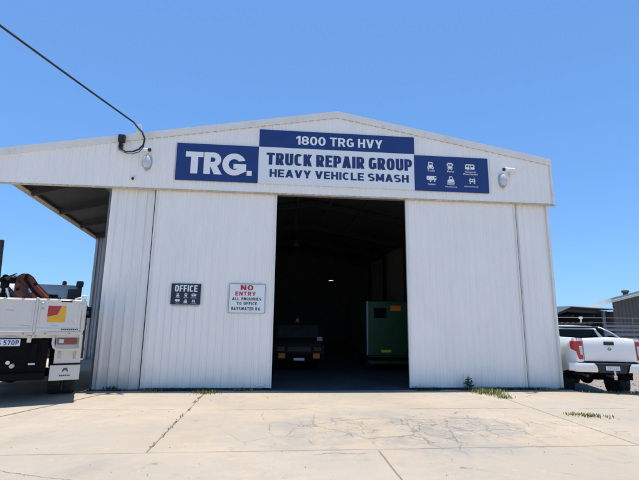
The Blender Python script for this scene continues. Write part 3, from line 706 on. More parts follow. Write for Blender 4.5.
MB().tube([(.07, -.159, .0), (.115, -.17, -.002)], .046, 14).build('lens_hood', 'black', t, True)
t = thing('security_camera', 'long white bullet camera above the right oval light', 'camera', (sx(6.12), 10.38, sz(5.56)))
MB().box(-.0, .09, -.06, .02, -.09, .07, .012).build('bracket', 'plastic_w', t)
MB().tube([(.04, -.05, .0), (-.02, -.16, .02)], .022, 8).build('camera_arm', 'plastic_w', t)
MB().tube([(.06, -.16, .045), (-.23, -.20, .035)], .048, 16).build('camera_body', 'plastic_w', t, True)
MB().tube([(-.225, -.20, .034), (-.27, -.206, .03)], .042, 14).build('lens_hood', 'black', t, True)
t = thing('security_camera', 'tiny white dome camera low on the fascia beneath the cable loop', 'camera', (sx(-3.64), 10.38, sz(4.975)))
MB().lathe([(.0, -.05), (.05, -.045), (.06, -.02), (.06, .03)], 'y', (0, 0, .01), 18).build('housing', 'plastic_w', t, True)
MB().lathe([(0, -.085), (.022, -.078), (.034, -.055), (.036, -.04)], 'y', (0, 0, -.01), 16).build('dome', 'black', t, True)
t = thing('junction_box', 'black service box where the overhead cable meets the left fascia', 'junction box', (sx(-3.99), 10.37, sz(5.99)))
MB().box(-.075, .075, -.10, .01, -.10, .09, .01, 2).build('box', 'black', t); MB().box(-.05, .03, -.07, .01, -.30, -.12, .01).build('terminal_cover', 'black', t)
t = thing('cable_anchor', 'small white insulator holding the overhead cable at the roof edge', 'insulator', (sx(-3.60), 10.36, sz(6.28)))
MB().box(-.05, .05, -.06, .03, -.13, .09, .012).build('insulator_block', 'plastic_w', t); MB().tube([(0, -.05, .0), (-.05, -.13, .03)], .012, 8).build('hook', 'galv', t)
pts = []
A = Vector((-3.66, 10.22, 6.33)); B = Vector((-13.26, -15.5, 9.25))
for i in range(49):
    u = 1-i/48; u = u*u; p = A.lerp(B, u); p.z -= 2.0*u*(1-u); pts.append(tuple(p))
loop = [(-3.57, 10.24, 6.22), (-3.45, 10.25, 6.10), (-3.38, 10.26, 5.93), (-3.40, 10.26, 5.77), (-3.50, 10.26, 5.65), (-3.64, 10.26, 5.585), (-3.80, 10.27, 5.58), (-3.92, 10.28, 5.65), (-3.975, 10.30, 5.76), (-3.97, 10.33, 5.88)]
o = MB().tube(pts+loop, .022, 8).build('overhead_cable', 'cable', None, True)
tag(o, 'black overhead service cable sagging from the sky to the roof edge', 'cable')
lp2 = [(p[0]*1.0+.03*math.sin(i), p[1]-.03, p[2]-.05+.03*math.cos(i*1.3)) for i, p in enumerate(loop[2:])]
MB().tube(lp2, .010, 6).build('tail_wire', 'cable', o, True)

# ------------------------------------------------------------------ crane truck (left)
TK = thing('crane_truck', 'cream tray truck with red and yellow tailgate sticker parked beside the workshop', 'truck', (-4.9086, 8.6007, 0), R(23))
def wheel(parent, x, y, r, w_, rim_m='chrome', dual=False, drop=0.0):
    wb = MB()
    for k in ([0] if not dual else [-.5, .5]):
        ox = x+k*(w_+.04)
        wb.lathe([(r*.56, -w_/2), (r*.86, -w_/2), (r*.965, -w_*.42), (r, -w_*.28), (r, w_*.28), (r*.965, w_*.42), (r*.86, w_/2), (r*.56, w_/2)], 'x', (ox, y, r-drop), 36)
        for i in range(30):       # tread lugs
            a = 2*math.pi*i/30
            for sgn in (-1, 1):
                c = Matrix.Translation((ox, y, r-drop)) @ Matrix.Rotation(a+sgn*.05, 4, 'X')
                wb.box(sgn*w_*.16-w_*.15, sgn*w_*.16+w_*.15, -r*.05, r*.05, r-.01, r+.014, mtx=c)
    tyre = wb.build('wheel', 'rubber', parent, True)
    rb = MB()
    sg_ = 1 if x > 0 else -1
    rb.lathe([(0, sg_*w_*.30), (r*.2, sg_*w_*.32), (r*.45, sg_*w_*.2), (r*.55, sg_*w_*.38), (r*.57, sg_*w_*.4), (r*.57, -sg_*w_*.4), (r*.3, -sg_*w_*.1), (0, -sg_*w_*.1)], 'x', (x+(sg_*.5*(w_+.04) if dual else 0), y, r-drop), 28)
    rb.build('rim', rim_m, tyre, True)
    return tyre
# tray
MB().box(-1.16, 1.16, .06, 3.75, 1.20, 1.28, .01).build('tray_floor', 'tray', TK)
def gate(xa, xb, label=None):
    g = MB().box(xa, xb, .0, .045, 1.325, 1.945, .008, 2)
    g.box(xa+.015, xb-.015, -.014, .0, 1.875, 1.925, .005); g.box(xa+.015, xb-.015, -.014, .0, 1.335, 1.385, .005)
    g.box(xa+.015, xa+.05, -.012, .0, 1.395, 1.865, .004); g.box(xb-.05, xb-.015, -.012, .0, 1.395, 1.865, .004)
    o = g.build('tailgate', 'tray', TK)
    for z in (1.84, 1.74): MB().box(xa+.07, xa+.10, -.022, .0, z, z+.03, .004).build('hinge', 'galv', o)
    return o
gate(-1.13, -.385); gate(-.365, .355); g3 = gate(.375, 1.125)
t_ = flat_shapes([[(.55, 1.81), (.775, 1.81), (.715, 1.645), (.55, 1.60)]], -.0035); t_.build('red_patch', 'sred', g3, norm=False)
t_ = flat_shapes([[(.781, 1.81), (.85, 1.81), (.85, 1.50), (.55, 1.50), (.55, 1.594), (.72, 1.64)]], -.0035); t_.build('yellow_patch', 'syel', g3, norm=False)
mb = MB(); x = .80
for i in range(9):
    w_ = rnd.uniform(.018, .030); mb.prism([(x, 1.349), (x+w_, 1.349), (x+w_+.008, 1.374), (x+.008, 1.374)], 'y', -.0165, -.0145); x += w_+.008
mb.build('maker_lettering', 'lblack', g3)
MB().box(.755, .945, -.026, -.014, 1.885, 1.918, .006).build('latch', 'black', g3)
for xa in (-.375, .365): MB().box(xa-.022, xa+.022, -.02, .05, 1.20, 1.96, .005).build('gate_post', 'cream', TK)
for sx_ in (-1, 1):
    m_ = MB(); m_.box(sx_*1.155-.025, sx_*1.155+.025, -.01, .07, 1.20, 1.985, .006); m_.box(sx_*1.15-.05, sx_*1.15+.03, .0, .06, 1.985, 2.03, .01)
    m_.build('corner_post', 'cream', TK)
    m_ = MB()
    for ya in (.08, 1.92): m_.box(sx_*1.165-.02, sx_*1.165+.02, ya, ya+1.8, 1.32, 1.93, .006)
    for k in range(8): m_.box(sx_*1.19-.012, sx_*1.19+.012, .15+k*.48, .19+k*.48, 1.34, 1.92)
    m_.build('side_gate', 'tray', TK)
    MB().tube([(sx_*1.13, .02, 1.99), (sx_*1.05, .02, 1.975), (sx_*.98, .02, 1.95)], .014, 8).build('latch_handle', 'cream', TK)
MB().box(-1.17, 1.17, -.02, .08, 1.255, 1.318, .008).build('rear_rail', 'cream', TK)
for xx in (-.9, -.62, -.16, .12, .52, .70):
    MB().tube([(xx, -.012, 1.945), (xx, -.02, 1.965), (xx+.03, .0, 1.968), (xx+.03, .03, 1.95)], .011, 6).build('rope_hook', 'chassis', TK)
for xx in (-1.0, -.7, -.2, .2, .55, .95):
    MB().tube([(xx, -.03, 1.287), (xx, -.018, 1.287)], .012, 8).build('rail_bolt', 'lampgrey', TK)
for xa, za, xb, zb in ((.12, 1.44, .30, 1.42), (-.1, 1.72, .02, 1.70), (.95, 1.55, 1.03, 1.46), (.62, 1.44, .74, 1.43)):
    MB().prism([(xa, za), (xb, zb), (xb, zb+.007), (xa, za+.010)], 'y', -.0025, -.0012).build('scrape', 'scrape', TK)
MB().box(-1.05, 1.05, 3.70, 3.78, 1.28, 1.93, .01).build('headboard', 'tray', TK)
# rear lamp brackets, flaps, plate
for s_ in (-1, 1):
    br = MB().box(min(s_*.74, s_*1.19), max(s_*.74, s_*1.19), .10, .135, .70, 1.25, .006)
    br.box(min(s_*1.135, s_*1.185), max(s_*1.135, s_*1.185), .0, .10, 1.0, 1.25, .006)
    b_ = br.build('lamp_bracket', 'cream', TK)
    lp = MB().box(s_*.93-.165, s_*.93+.165, .045, .10, 1.075, 1.20, .012, 2).build('tail_lamp', 'lampgrey', TK)
    MB().box(s_*.98-.085, s_*.98+.085, .025, .045, 1.10, 1.18, .008).build('red_lens', 'truck_red', lp)
    MB().box(s_*.83-.045, s_*.83+.045, .027, .045, 1.10, 1.18, .008).build('clear_lens', 'clear_lens', lp)
    MB().tube([(s_*.70, .02, 1.25), (s_*.70, .0, 1.10), (s_*.72, -.01, 1.03), (s_*.78, -.01, .99), (s_*1.1, -.01, .985), (s_*1.16, .01, 1.0)], .026, 10).build('lamp_guard', 'cream', TK, True)
    for xx in (.82, 1.08): MB().box(s_*xx-.02, s_*xx+.02, .085, .099, .80, 1.0, .004).build('bracket_stay', 'rusty', TK)
    fl = MB().box(min(s_*.69, s_*1.20), max(s_*.69, s_*1.20), .10, .118, .40, .695, .01, 2)
    fl = fl.build('mudflap', 'cream', TK)
    MB().box(min(s_*.69, s_*1.2), max(s_*.69, s_*1.2), .085, .099, .685, .715).build('flap_clamp', 'chassis', fl)
    cxx = s_*.95
    mk = [[(cxx-.055, .56), (cxx-.03, .56), (cxx-.016, .60), (cxx, .575), (cxx+.016, .60), (cxx+.03, .56), (cxx+.055, .56), (cxx+.03, .63), (cxx+.01, .63), (cxx, .615), (cxx-.01, .63), (cxx-.03, .63)]]
    x = cxx-.09
    for i in range(6): mk.append([(x, .475), (x+.022, .475), (x+.022, .50), (x, .50)]); x += .031
    flat_shapes(mk, .0975).build('flap_emblem', 'lblack', fl, norm=False)
pl = MB().box(-.255, .175, -.0, .012, 1.06, 1.185, .004).build('number_plate', 'plate', TK)
lettering('plate_lettering', 'lnavy', pl, ('XS 570P', -.235, .155, 1.08, 1.165, -.003, dict(weight=.17, wid=.58, gap=.14, e=2.6)))
MB().box(-.05, .09, .03, .06, 1.205, 1.235, .004).build('plate_lamp', 'clear_lens', TK)
MB().box(.27, .34, .02, .07, 1.12, 1.25, .006).build('bracket_plate', 'cream', TK)
m_ = MB(); m_.box(-.62, .62, .16, .22, .42, 1.18, .01); m_.box(-.60, .60, .06, .16, .45, .56, .01)
for s_ in (-1, 1): m_.box(s_*.40-.05, s_*.40+.05, .12, 5.4, .86, 1.10)
m_.box(-.5, .5, 1.6, 2.3, .5, .8); m_.tube([(-.9, 1.15, .46), (.9, 1.15, .46)], .09, 10); m_.lathe([(0, -.2), (.17, -.1), (.17, .1), (0, .2)], 'y', (0, 1.1, .46), 16)
m_.box(.62, 1.14, .30, 1.9, .98, 1.06); m_.box(-1.14, -.62, .30, 1.9, .98, 1.06); m_.box(-1.14, -.55, 2.4, 3.4, .45, .95); m_.box(.55, 1.14, 2.3, 3.5, .45, .95)
m_.build('chassis', 'chassis', TK)
m_ = MB(); m_.tube([(.02, .15, .76), (.02, .05, .76)], .035, 12); m_.build('tow_pin', 'chrome', TK)
MB().tube([(.09, .13, .70), (.09, .0, .70)], .04, 10).build('tow_coupling', 'rusty', TK)
MB().box(.33, .44, .125, .155, .70, .735, .004).build('reflector', 'clear_lens', TK)
for i, xx in enumerate((.30, .42, .52)): MB().box(xx-.025, xx+.025, .13, .155, .445+.008*i, .475+.008*i, .004).build('marker_plate', 'greyplate', TK)
for s_ in (-1, 1):
    wheel(TK, s_*.90, 1.28, .42, .24, 'cream', dual=True)
    wheel(TK, s_*.95, 4.75, .42, .24, 'cream')
# cab
cb = MB()
prof = [(3.95, .62), (3.95, 2.30), (4.10, 2.48), (5.10, 2.46), (5.45, 2.20), (5.62, 1.55), (5.66, .62)]
cb.prism(prof, 'x', -1.02, 1.02, .05, 3); cab = cb.build('cab', 'truckcab', TK, True)
MB().box(-.80, .50, 3.935, 3.948, 1.72, 2.20, .004).build('rear_window', 'glass', cab)
MB().prism([(5.475, 2.14), (5.635, 1.56), (5.648, 1.565), (5.488, 2.145)], 'x', -.9, .9).build('windscreen', 'glass', cab)
for s_ in (-1, 1):
    MB().prism([(4.35, 1.62), (4.35, 2.22), (5.10, 2.22), (5.38, 1.62)], 'x', s_*1.022, s_*1.03).build('side_window', 'glass', cab)
    mr_ = MB().tube([(s_*1.02, 5.1, 2.0), (s_*1.20, 4.95, 1.98), (s_*1.25, 4.8, 1.9)], .014, 8); mr_.box(s_*1.26-.10, s_*1.26+.10, 4.70, 4.80, 1.58, 1.90, .03, 2)
    mr_.build('mirror', 'black', cab, True)
MB().box(1.17, 1.29, 4.695, 4.699, 1.68, 1.78).build('mirror_mark', 'greyplate', cab)
sn = MB().tube([(.995, 3.9, 1.1), (.995, 3.9, 2.44)], .055, 12); sn.box(.90, 1.08, 3.80, 4.0, 2.42, 2.59, .04, 3); sn.box(.72, 1.02, 3.86, 3.94, 2.0, 2.36, .03, 2)
sn.build('air_intake', 'black', TK, True)
MB().lathe([(0, .07), (.04, .06), (.055, .02), (.055, -.08)], 'z', (.60, 4.3, 2.54), 14).build('beacon', 'crane', cab, True)
# crane behind the tailgate
cr = MB(); yy = 2.0
cr.prism([(-.24, 1.75), (-.27, 2.30), (-.235, 2.50), (-.16, 2.56), (-.03, 2.565), (.06, 2.50), (.165, 2.345), (.33, 2.18), (.475, 2.02), (.49, 1.82), (.30, 1.80), (.10, 2.02), (-.0, 2.10), (-.06, 1.75)], 'y', yy-.10, yy+.12, .02, 2)
cr.box(-.35, .35, yy-.25, yy+.3, 1.28, 1.78, .02)
crane = cr.build('crane', 'crane', TK, True)
MB().tube([(-.50, yy-.05, 2.36), (-.20, yy-.08, 2.02), (-.12, yy-.05, 1.8)], [.035, .035, .05], 10).build('hydraulic_ram', 'black', crane, True)
kn = MB().box(-.55, -.24, yy-.10, yy+.10, 2.33, 2.47, .04, 2); kn.box(-.53, -.38, yy-.12, yy+.08, 2.20, 2.38, .03, 2); kn.tube([(-.45, yy-.14, 2.46), (-.45, yy+.14, 2.46)], .06, 12)
kn.build('knuckle', 'chassis', crane, True)
MB().tube([(-.10, yy-.125, 2.46), (.10, yy-.125, 2.17), (.33, yy-.125, 1.96)], .03, 10).build('hydraulic_ram', 'chassis', crane, True)
m_ = MB(); m_.box(.0, .10, yy-.13, yy-.105, 2.14, 2.22, .005, mtx=Matrix.Translation((.05, yy, 2.2)) @ Matrix.Rotation(R(40), 4, 'Y') @ Matrix.Translation((-.05, -yy, -2.2))); m_.build('data_plate', 'greyplate', crane)
m_ = MB().tube([(-.60, yy+.05, 2.0), (-.645, yy+.05, 3.30)], .055, 6); m_.box(-.71, -.60, yy-.02, yy+.12, 3.12, 3.32, .02); m_.tube([(-.60, yy+.05, 2.02), (-.35, yy+.05, 1.7)], .06, 8)
m_.build('jib', 'black', crane)
for k in range(4):
    hp = [(-.46+.02*k, yy-.15-.012*k, 2.44-.02*k), (-.34+.03*k, yy-.17, 2.50+.02*k), (-.20, yy-.16-.01*k, 2.44-.03*k), (-.10+.03*k, yy-.15, 2.20), (-.02+.04*k, yy-.14, 1.92)]
    MB().tube(hp, .011, 6).build('hydraulic_hose', 'black', crane, True)
MB().prism([(.10, 2.345), (.165, 2.32), (.47, 2.00), (.43, 1.97)], 'y', yy-.125, yy-.10, .006).build('lit_boom_edge', 'crane_edge', crane)  # strip coloured as the lit side of the boom
MB().box(-.50, -.43, yy-.06, yy+.02, 1.8, 2.22, .01).build('outrigger_post', 'chassis', crane)
MB().tube([(-.30, yy-.1, 1.9), (-.40, yy-.1, 2.22)], .028, 10).build('hydraulic_ram', 'chrome', crane, True)
for xx, zz in ((-.06, 2.50), (.13, 2.33), (-.2, 2.2)):
    MB().tube([(xx, yy-.14, zz), (xx, yy+.15, zz)], .035, 12).build('pin', 'chassis', crane)

# ------------------------------------------------------------------ white ute (right)
UT = thing('ute', 'white dual-cab ute with red tail lamps parked on gravel beside the workshop', 'ute', (8.016, 9.946, -.2), rot=(R(-1.2), 0, R(-14)))
HW = .83
def side_x(y, z):      # outer half width of the tub / body side
    k = HW
    if z > 1.30: k -= .35*(z-1.30)
    if z < .95: k -= .10*(.95-z)
    d = (y-1.2)/.75
    if abs(d) < 1: k += .045*(1-d*d)**1.0*max(0, min(1, (1.25-z)/.25))
    if y < .22: k -= .10*(1-y/.22)**2
    return k
WR = .415
def low(y):
    d = y-1.2; r = WR+.075
    base = .58 if y > 1.2 else .60+.16*max(0, 1-y/.72)
    if abs(d) < r: return max(base, WR+math.sqrt(r*r-d*d))
    return base
ys = [0, .03, .08, .15, .22]+lin(.3, 2.1, 30)
for s_ in (-1, 1):
    mb = MB(); rows = []
    for y in ys:
        zl = low(y); zt = 1.44+.01*min(1, y)
        rows.append([(s_*side_x(y, zl+(zt-zl)*i/9), y, zl+(zt-zl)*i/9) for i in range(10)])
    mb.grid(rows)
    # top rail and inner face
    mb.grid([[(s_*side_x(y, 1.44), y, 1.44+.01*min(1, y)), (s_*(side_x(y, 1.44)-.02), y, 1.455+.01*min(1, y)), (s_*(HW-.12), y, 1.455), (s_*(HW-.13), y, 1.0)] for y in ys])
    # arch lip
    lip = []
    for i in range(21):
        a = R(5+170*i/20); y = 1.2+(WR+.075)*math.cos(a); z = WR+(WR+.075)*math.sin(a)
        z = max(z, .56); lip.append((s_*(side_x(y, z)+.004), y, z))
    mb.tube(lip, .016, 6)
    mb.build('tub_side', 'utewhite', UT, True)
    ar = MB(); ar.grid([[(s_*(side_x(1.2+(WR+.06)*math.cos(R(a)), .9)-.02-.32*j), 1.2+(WR+.06)*math.cos(R(a)), WR+(WR+.06)*math.sin(R(a))) for j in (0, 1)] for a in range(0, 181, 12)])
    ar.build('wheel_arch_liner', 'chassis', UT, True)
    # rear tail lamp, wraps the corner
    def lampmesh(z0, z1):
        m_ = MB(); rr = []
        for i in range(8):
            v = i/7; z = z0+(z1-z0)*v; xi = .590+.012*(1-v)
            k = .055+.10*v**.8                      # how far it wraps round the corner: wide at the top
            xo = side_x(.0, z)
            if v < .5: xo -= .045*(1-2*v)**1.2
            pts_ = [(s_*xi, -.036, z), (s_*(xi+.05), -.050, z), (s_*(xo-.06), -.046, z), (s_*(xo-.004), -.028, z)]
            if v >= .5: pts_ += [(s_*(side_x(.04, z)+.016), .03*(.4+.6*v), z), (s_*(side_x(.15, z)+.010), .14*v, z)]
            else: pts_ += [(s_*(xo+.006), -.012, z), (s_*(xo+.008), .004, z)]
            rr.append(pts_)
        m_.grid(rr)
        for r_ in (rr[0], rr[-1]): m_.grid([r_, [(p[0]*.97, p[1]+.03, p[2]) for p in r_]])
        m_.grid([[r[0] for r in rr], [(r[0][0], r[0][1]+.04, r[0][2]) for r in rr]])
        return m_
    tl = lampmesh(.945, 1.375).build('tail_lamp', 'red_lens', UT, True)
    MB().prism([(s_*.610, 1.05), (s_*.665, 1.05), (s_*.680, 1.26), (s_*.610, 1.26)], 'y', -.060, -.040, .006).build('reverse_lens', 'clear_lens', tl)
# tailgate: slightly crowned top edge
tg = MB(); nx = 14; rows = []
for i in range(nx+1):
    x = -.572+1.144*i/nx; c = 1-(x/.62)**2
    zt = 1.435+.035*c
    rows.append([(x, .09, .90), (x, -.018, .905), (x, -.030, .94), (x, -.040-.004*c, 1.10), (x, -.036, 1.30), (x, -.026, zt-.05), (x, -.006, zt-.012), (x, .02, zt), (x, .07, zt-.01), (x, .09, zt-.06)])
tg.grid(rows); tg = tg.build('tailgate', 'utewhite', UT, True)
MB().box(-.115, .115, -.052, -.030, 1.285, 1.375, .012, 2).build('handle', 'black', tg, True)
MB().box(-.085, .085, -.064, -.050, 1.325, 1.355, .006).build('handle_lip', 'black', tg)
em = flat_shapes([[(-.02, 1.165), (.02, 1.165), (.028, 1.19), (.048, 1.19), (.048, 1.205), (.028, 1.205), (.02, 1.23), (-.02, 1.23), (-.028, 1.205), (-.048, 1.205), (-.048, 1.19), (-.028, 1.19)], [(-.012, 1.18), (-.018, 1.197), (-.012, 1.215), (.012, 1.215), (.018, 1.197), (.012, 1.18)]], -.047)
em.build('emblem', 'steel_dark', tg, norm=False)
for s_ in (-1, 1):  # rear corner posts beside the gate
    MB().grid([[(s_*.574, -.012, z), (s_*.60, -.02, z), (s_*(side_x(0, z)-.03), -.012, z), (s_*side_x(0, z), .0, z)] for z in (.88, .94, 1.1, 1.25, 1.37, 1.42, 1.44)]).build('corner_panel', 'utewhite', UT, True)
MB().box(-.60, .60, -.05, .02, .868, .895, .004).build('gate_gap', 'chassis', UT)
# bumper
for s_ in (-1, 1):
    bp = MB(); rows = []
    for t_ in lin(0, 1, 8):
        x = .36+.58*t_; y = -.13+.02*t_+.30*max(0, t_-.72)**1.0
        zb = .655+.0*t_+(.02 if t_ > .8 else 0)
        rows.append([(s_*(x+.06*(t_ == 0)), y+.10, .865), (s_*(x+.05*(t_ == 0)), y, .86), (s_*x, y-.015, .80), (s_*(x-.02*(t_ == 0)), y-.008, .70), (s_*(x-.02*(t_ == 0)), y+.03, zb), (s_*x, y+.12, zb+.01)])
    bp.grid(rows).build('bumper_end', 'utewhite', UT, True)
bs = MB(); bs.prism([(-.40, .865), (.40, .865), (.30, .64), (-.30, .64)], 'y', -.10, .06, .012, 2); bs.box(-.56, .56, -.115, .02, .835, .868, .008)
bs = bs.build('bumper_step', 'black', UT)
up = MB().box(-.155, .155, -.118, -.108, .705, .80, .004).build('number_plate', 'plate', UT)
mb = MB(); x = -.118
for i in range(6):
    w_ = .026
    for (a, b, c, d) in ([(0, .3, 0, 1), (.3, 1, .8, 1), (.3, 1, 0, .2)], [(0, .3, 0, 1), (.7, 1, 0, 1), (.3, .7, .4, .6)], [(.35, .65, 0, .8), (0, 1, .8, 1)])[i % 3]:
        mb.box(x+a*w_, x+b*w_, -.1205, -.1185, .725+c*.055, .725+d*.055)
    x += .042+(.012 if i == 2 else 0)
mb.build('plate_characters', 'steel_grey', up)
hb = MB().box(-.035, .035, -.20, .2, .54, .60, .006).tube([(0, -.18, .60), (0, -.18, .66)], .022, 12); hb.lathe([(0, .03), (.02, .022), (.028, 0), (.02, -.022), (0, -.03)], 'z', (0, -.18, .675), 14)
hb.build('tow_hitch', 'chrome', UT, True)
MB().box(-.045, .025, -.215, -.20, .50, .57, .004).build('hitch_tag', 'rusty', UT)
# underbody
ub = MB()
for s_ in (-1, 1): ub.box(s_*.44-.04, s_*.44+.04, .0, 4.4, .58, .70, .01); ub.box(s_*.5-.035, s_*.5+.035, .35, 2.1, .43, .46)
ub.tube([(-.62, 1.2, WR), (.62, 1.2, WR)], .05, 12); ub.lathe([(0, -.17), (.10, -.14), (.15, -.04), (.15, .06), (.08, .16), (0, .17)], 'y', (-.06, 1.2, WR), 18)
ub.box(-.7, .7, .10, 4.2, .68, .76); ub.box(-.42, .38, .12, .70, .60, .66); ub.tube([(.05, .25, .58), (.05, 1.2, .60)], .06, 10); ub.lathe([(0, -.10), (.30, -.10), (.34, -.05), (.34, .05), (.30, .1), (0, .1)], 'z', (.0, .75, .62), 24)
ub.build('underbody', 'chassis', UT, True)
MB().tube([(-.52, .02, .56), (-.50, .6, .58)], .035, 12).build('exhaust', 'steel_dark', UT, True)
for s_ in (-1, 1):
    for wy in (1.2, 4.05): wheel(UT, s_*.655, wy, WR+.04, .28, 'steel_dark', drop=.085)
MB().box(-.70, .70, .09, 2.0, .98, 1.02).build('tub_floor', 'chassis', UT)
# cab
cabm = MB()
stt = [(1.78, .76, .52, 1.45, 1.70), (1.98, .79, .58, 1.45, 1.765), (2.4, .80, .60, 1.44, 1.785), (3.1, .80, .59, 1.43, 1.775), (3.5, .80, .56, 1.42, 1.70), (4.15, .79, .62, 1.36, 1.385)]
rows = []
for y, hb_, ht, zb, zt in stt:
    rows.append([(-hb_, y, .60), (-hb_-.01, y, 1.0), (-hb_, y, zb-.04), (-ht-.05, y, zt-.06), (-ht+.04, y, zt), (0, y, zt+.015), (ht-.04, y, zt), (ht+.05, y, zt-.06), (hb_, y, zb-.04), (hb_+.01, y, 1.0), (hb_, y, .60)])
cabm.grid(rows); cabm.bm.faces.new([cabm.bm.verts.new(p) for p in rows[0]])
rows2 = [[(p[0], y, min(p[2], zc)) for p in rows[-1]] for y, zc in ((4.16, 1.30), (4.5, 1.28), (4.85, 1.20), (5.0, 1.05), (5.02, .62))]
cabm.grid(rows2); cabm.bm.faces.new([cabm.bm.verts.new(p) for p in rows2[-1]])
cabm = cabm.build('cab', 'utewhite', UT, True)
MB().prism([(-.60, 1.44), (.60, 1.44), (.49, 1.672), (-.49, 1.672)], 'y', 1.755, 1.772).build('rear_window', 'glass', cabm)
for s_ in (-1, 1):
    for ya, yb in ((2.05, 2.75), (2.82, 3.55)):
        m_ = MB(); m_.grid([[(s_*.795, ya, 1.42), (s_*.655, ya+.05, 1.70)], [(s_*.795, yb, 1.42), (s_*.655, yb-.05-(.22 if yb > 3 else 0), 1.70)]]); m_.build('side_window', 'glass', cabm)
    MB().box(min(s_*.80, s_*.97), max(s_*.80, s_*.97), 3.62, 3.70, 1.40, 1.56, .02, 2).build('mirror', 'utewhite', cabm, True)
    MB().box(min(s_*.45, s_*.74), max(s_*.45, s_*.74), 5.0, 5.03, .98, 1.12, .01).build('headlight', 'clear_lens', cabm)
m_ = MB(); m_.grid([[(-.55, 3.56, 1.695), (.55, 3.56, 1.695)], [(-.70, 4.12, 1.41), (.70, 4.12, 1.41)]]); m_.build('windscreen', 'glass', cabm)
# sports bar, rack
for s_ in (-1, 1):
    MB().tube([(s_*.735, .95, 1.45), (s_*.70, 1.25, 1.58), (s_*.60, 1.58, 1.71), (s_*.5, 1.64, 1.735)], .026, 10).build('sports_bar', 'chrome', UT, True)
MB().tube([(-.55, 1.62, 1.73), (.55, 1.62, 1.73)], .026, 10).build('sports_bar', 'black', UT, True)
rk = MB()
for y in (2.05, 2.5, 2.95): rk.tube([(-.60, y, 1.85), (.60, y, 1.85)], .02, 8)
for x in (-.58, .58): rk.tube([(x, 1.95, 1.87), (x, 3.05, 1.87)], .02, 8)
for x in (-.52, .52):
    for y in (2.05, 2.95): rk.tube([(x, y, 1.85), (x, y, 1.75)], .02, 8)
for x in lin(-.45, .45, 6): rk.box(x-.03, x+.03, 1.98, 3.02, 1.855, 1.875)
rk.build('roof_rack', 'black', UT)
an = MB().tube([(.28, 2.0, 1.86), (.28, 2.0, 1.98)], .022, 8); an.box(.235, .325, 1.97, 2.03, 1.97, 2.03, .01)
an.build('rack_lamp', 'plastic_w', UT)

# ------------------------------------------------------------------ neighbours on the right
nb = thing('neighbour_shed', 'taupe ribbed-metal shed with white gutter line beyond the white ute', 'shed', (0, 25, 0))
def shtop(x): return 3.08+.245*(x-20.7)
ribbed(20.7, 29.0, -.3, lambda x: shtop(x) if x < 25.5 else shtop(25.5)-.245*(x-25.5), 0, pitch=.25, depth=.03, nz=2).build('wall', 'taupe', nb, norm=False)
MB().box(20.72, 20.78, .02, 2.3, -.3, 2.35).build('side_wall', 'taupe', nb)
rf = MB()
def rline(y): return [(x, y, z+.14-.21*(y+.25)) for x, z in ((20.45, shtop(20.45)), (25.5, shtop(25.5)), (30.0, shtop(25.5)-.245*4.5))]
rf.grid([rline(-.25), rline(2.4)]); rf.grid([rline(-.25), [(a, b, c-.12) for a, b, c in rline(-.25)]])
rf.grid([[(a, b, c-.12) for a, b, c in rline(-.25)], [(a, b, c-.12) for a, b, c in rline(2.4)]])
rf.build('roof', 'roofgrey', nb)
MB().grid([[(20.44, -.30, shtop(20.45)+.16), (20.44, -.30, shtop(20.45)-.13)], [(20.44, 2.4, shtop(20.45)+.16-.556), (20.44, 2.4, shtop(20.45)-.13-.556)]]).build('side_gutter', 'roofwhite', nb)
gt = MB(); gt.prism([(20.45, shtop(20.45)-.13), (25.5, shtop(25.5)-.13), (25.5, shtop(25.5)+.0), (20.45, shtop(20.45)+.0)], 'y', -.32, -.22); gt.build('gutter', 'roofwhite', nb)
vn = MB(); vn.lathe([(0, .24), (.10, .235), (.19, .20), (.23, .14), (.21, .08), (.15, .04), (.14, -.1)], 'z', (22.35, .8, shtop(22.35)+.05), 18); vn.build('roof_ventilator', 'steel_dark', nb, True)
cp = thing('carport', 'dark open-sided carport with thin pale roof between workshop and taupe shed', 'carport', (0, 25, 0))
prf = [(14.0, 1.0+.18), (16.9, 2.14), (17.9, 2.56), (20.66, 2.43), (20.66, 2.475), (17.9, 2.605), (16.88, 2.18), (13.98, 1.22)]
MB().prism(prf, 'y', -.1, 9).build('roof', 'roofgreen', cp)
MB().prism([(17.9, 2.607), (20.68, 2.478), (20.68, 2.52), (17.9, 2.645)], 'y', -.14, 9).build('roof_capping', 'roofwhite', cp)
MB().prism([(16.9, 2.10), (17.9, 2.52), (20.64, 2.38), (20.64, 2.2), (17.9, 2.3), (16.9, 1.95)], 'y', .4, .5).build('front_beam', 'steel_dark', cp)
MB().grid([[(x, 8.8, z) for x in (13, 20.66)] for z in (-.3, 2.5)]).build('back_wall', 'steel_dark', cp)
for x, y in ((20.15, .15), (14.6, .15), (20.15, 8.2), (14.6, 8.2)): MB().box(x-.09, x+.09, y-.06, y+.06, -.3, 2.36 if x > 16 else 1.3).build('post', 'bluepost', cp)
MB().box(20.50, 20.58, .6, 8.8, -.3, 2.4).build('side_wall', 'steel_dark', cp)
for x in (16.9, 18.4, 19.8): MB().box(x-.05, x+.05, .5, 8.8, 2.0, 2.12).build('rafter', 'steel_dark', cp)
MB().box(14, 20.6, 5, 5.4, -.3, 1.75).build('inner_partition', 'shed_in', cp)
fn = thing('yard_fence', 'pale steel rail fence with thin top wire behind the white ute', 'fence', (0, 22, 0))
for i in range(6):
    x = 17.6+i*1.7; MB().tube([(x, 0, -.3), (x, 0, 1.95)], .024, 8).build('post', 'palesteel', fn)
for z in (.72, .98, 1.22, 1.42): MB().box(17.6, 26, -.02, .02, z, z+.13, .006).build('rail', 'palesteel', fn)
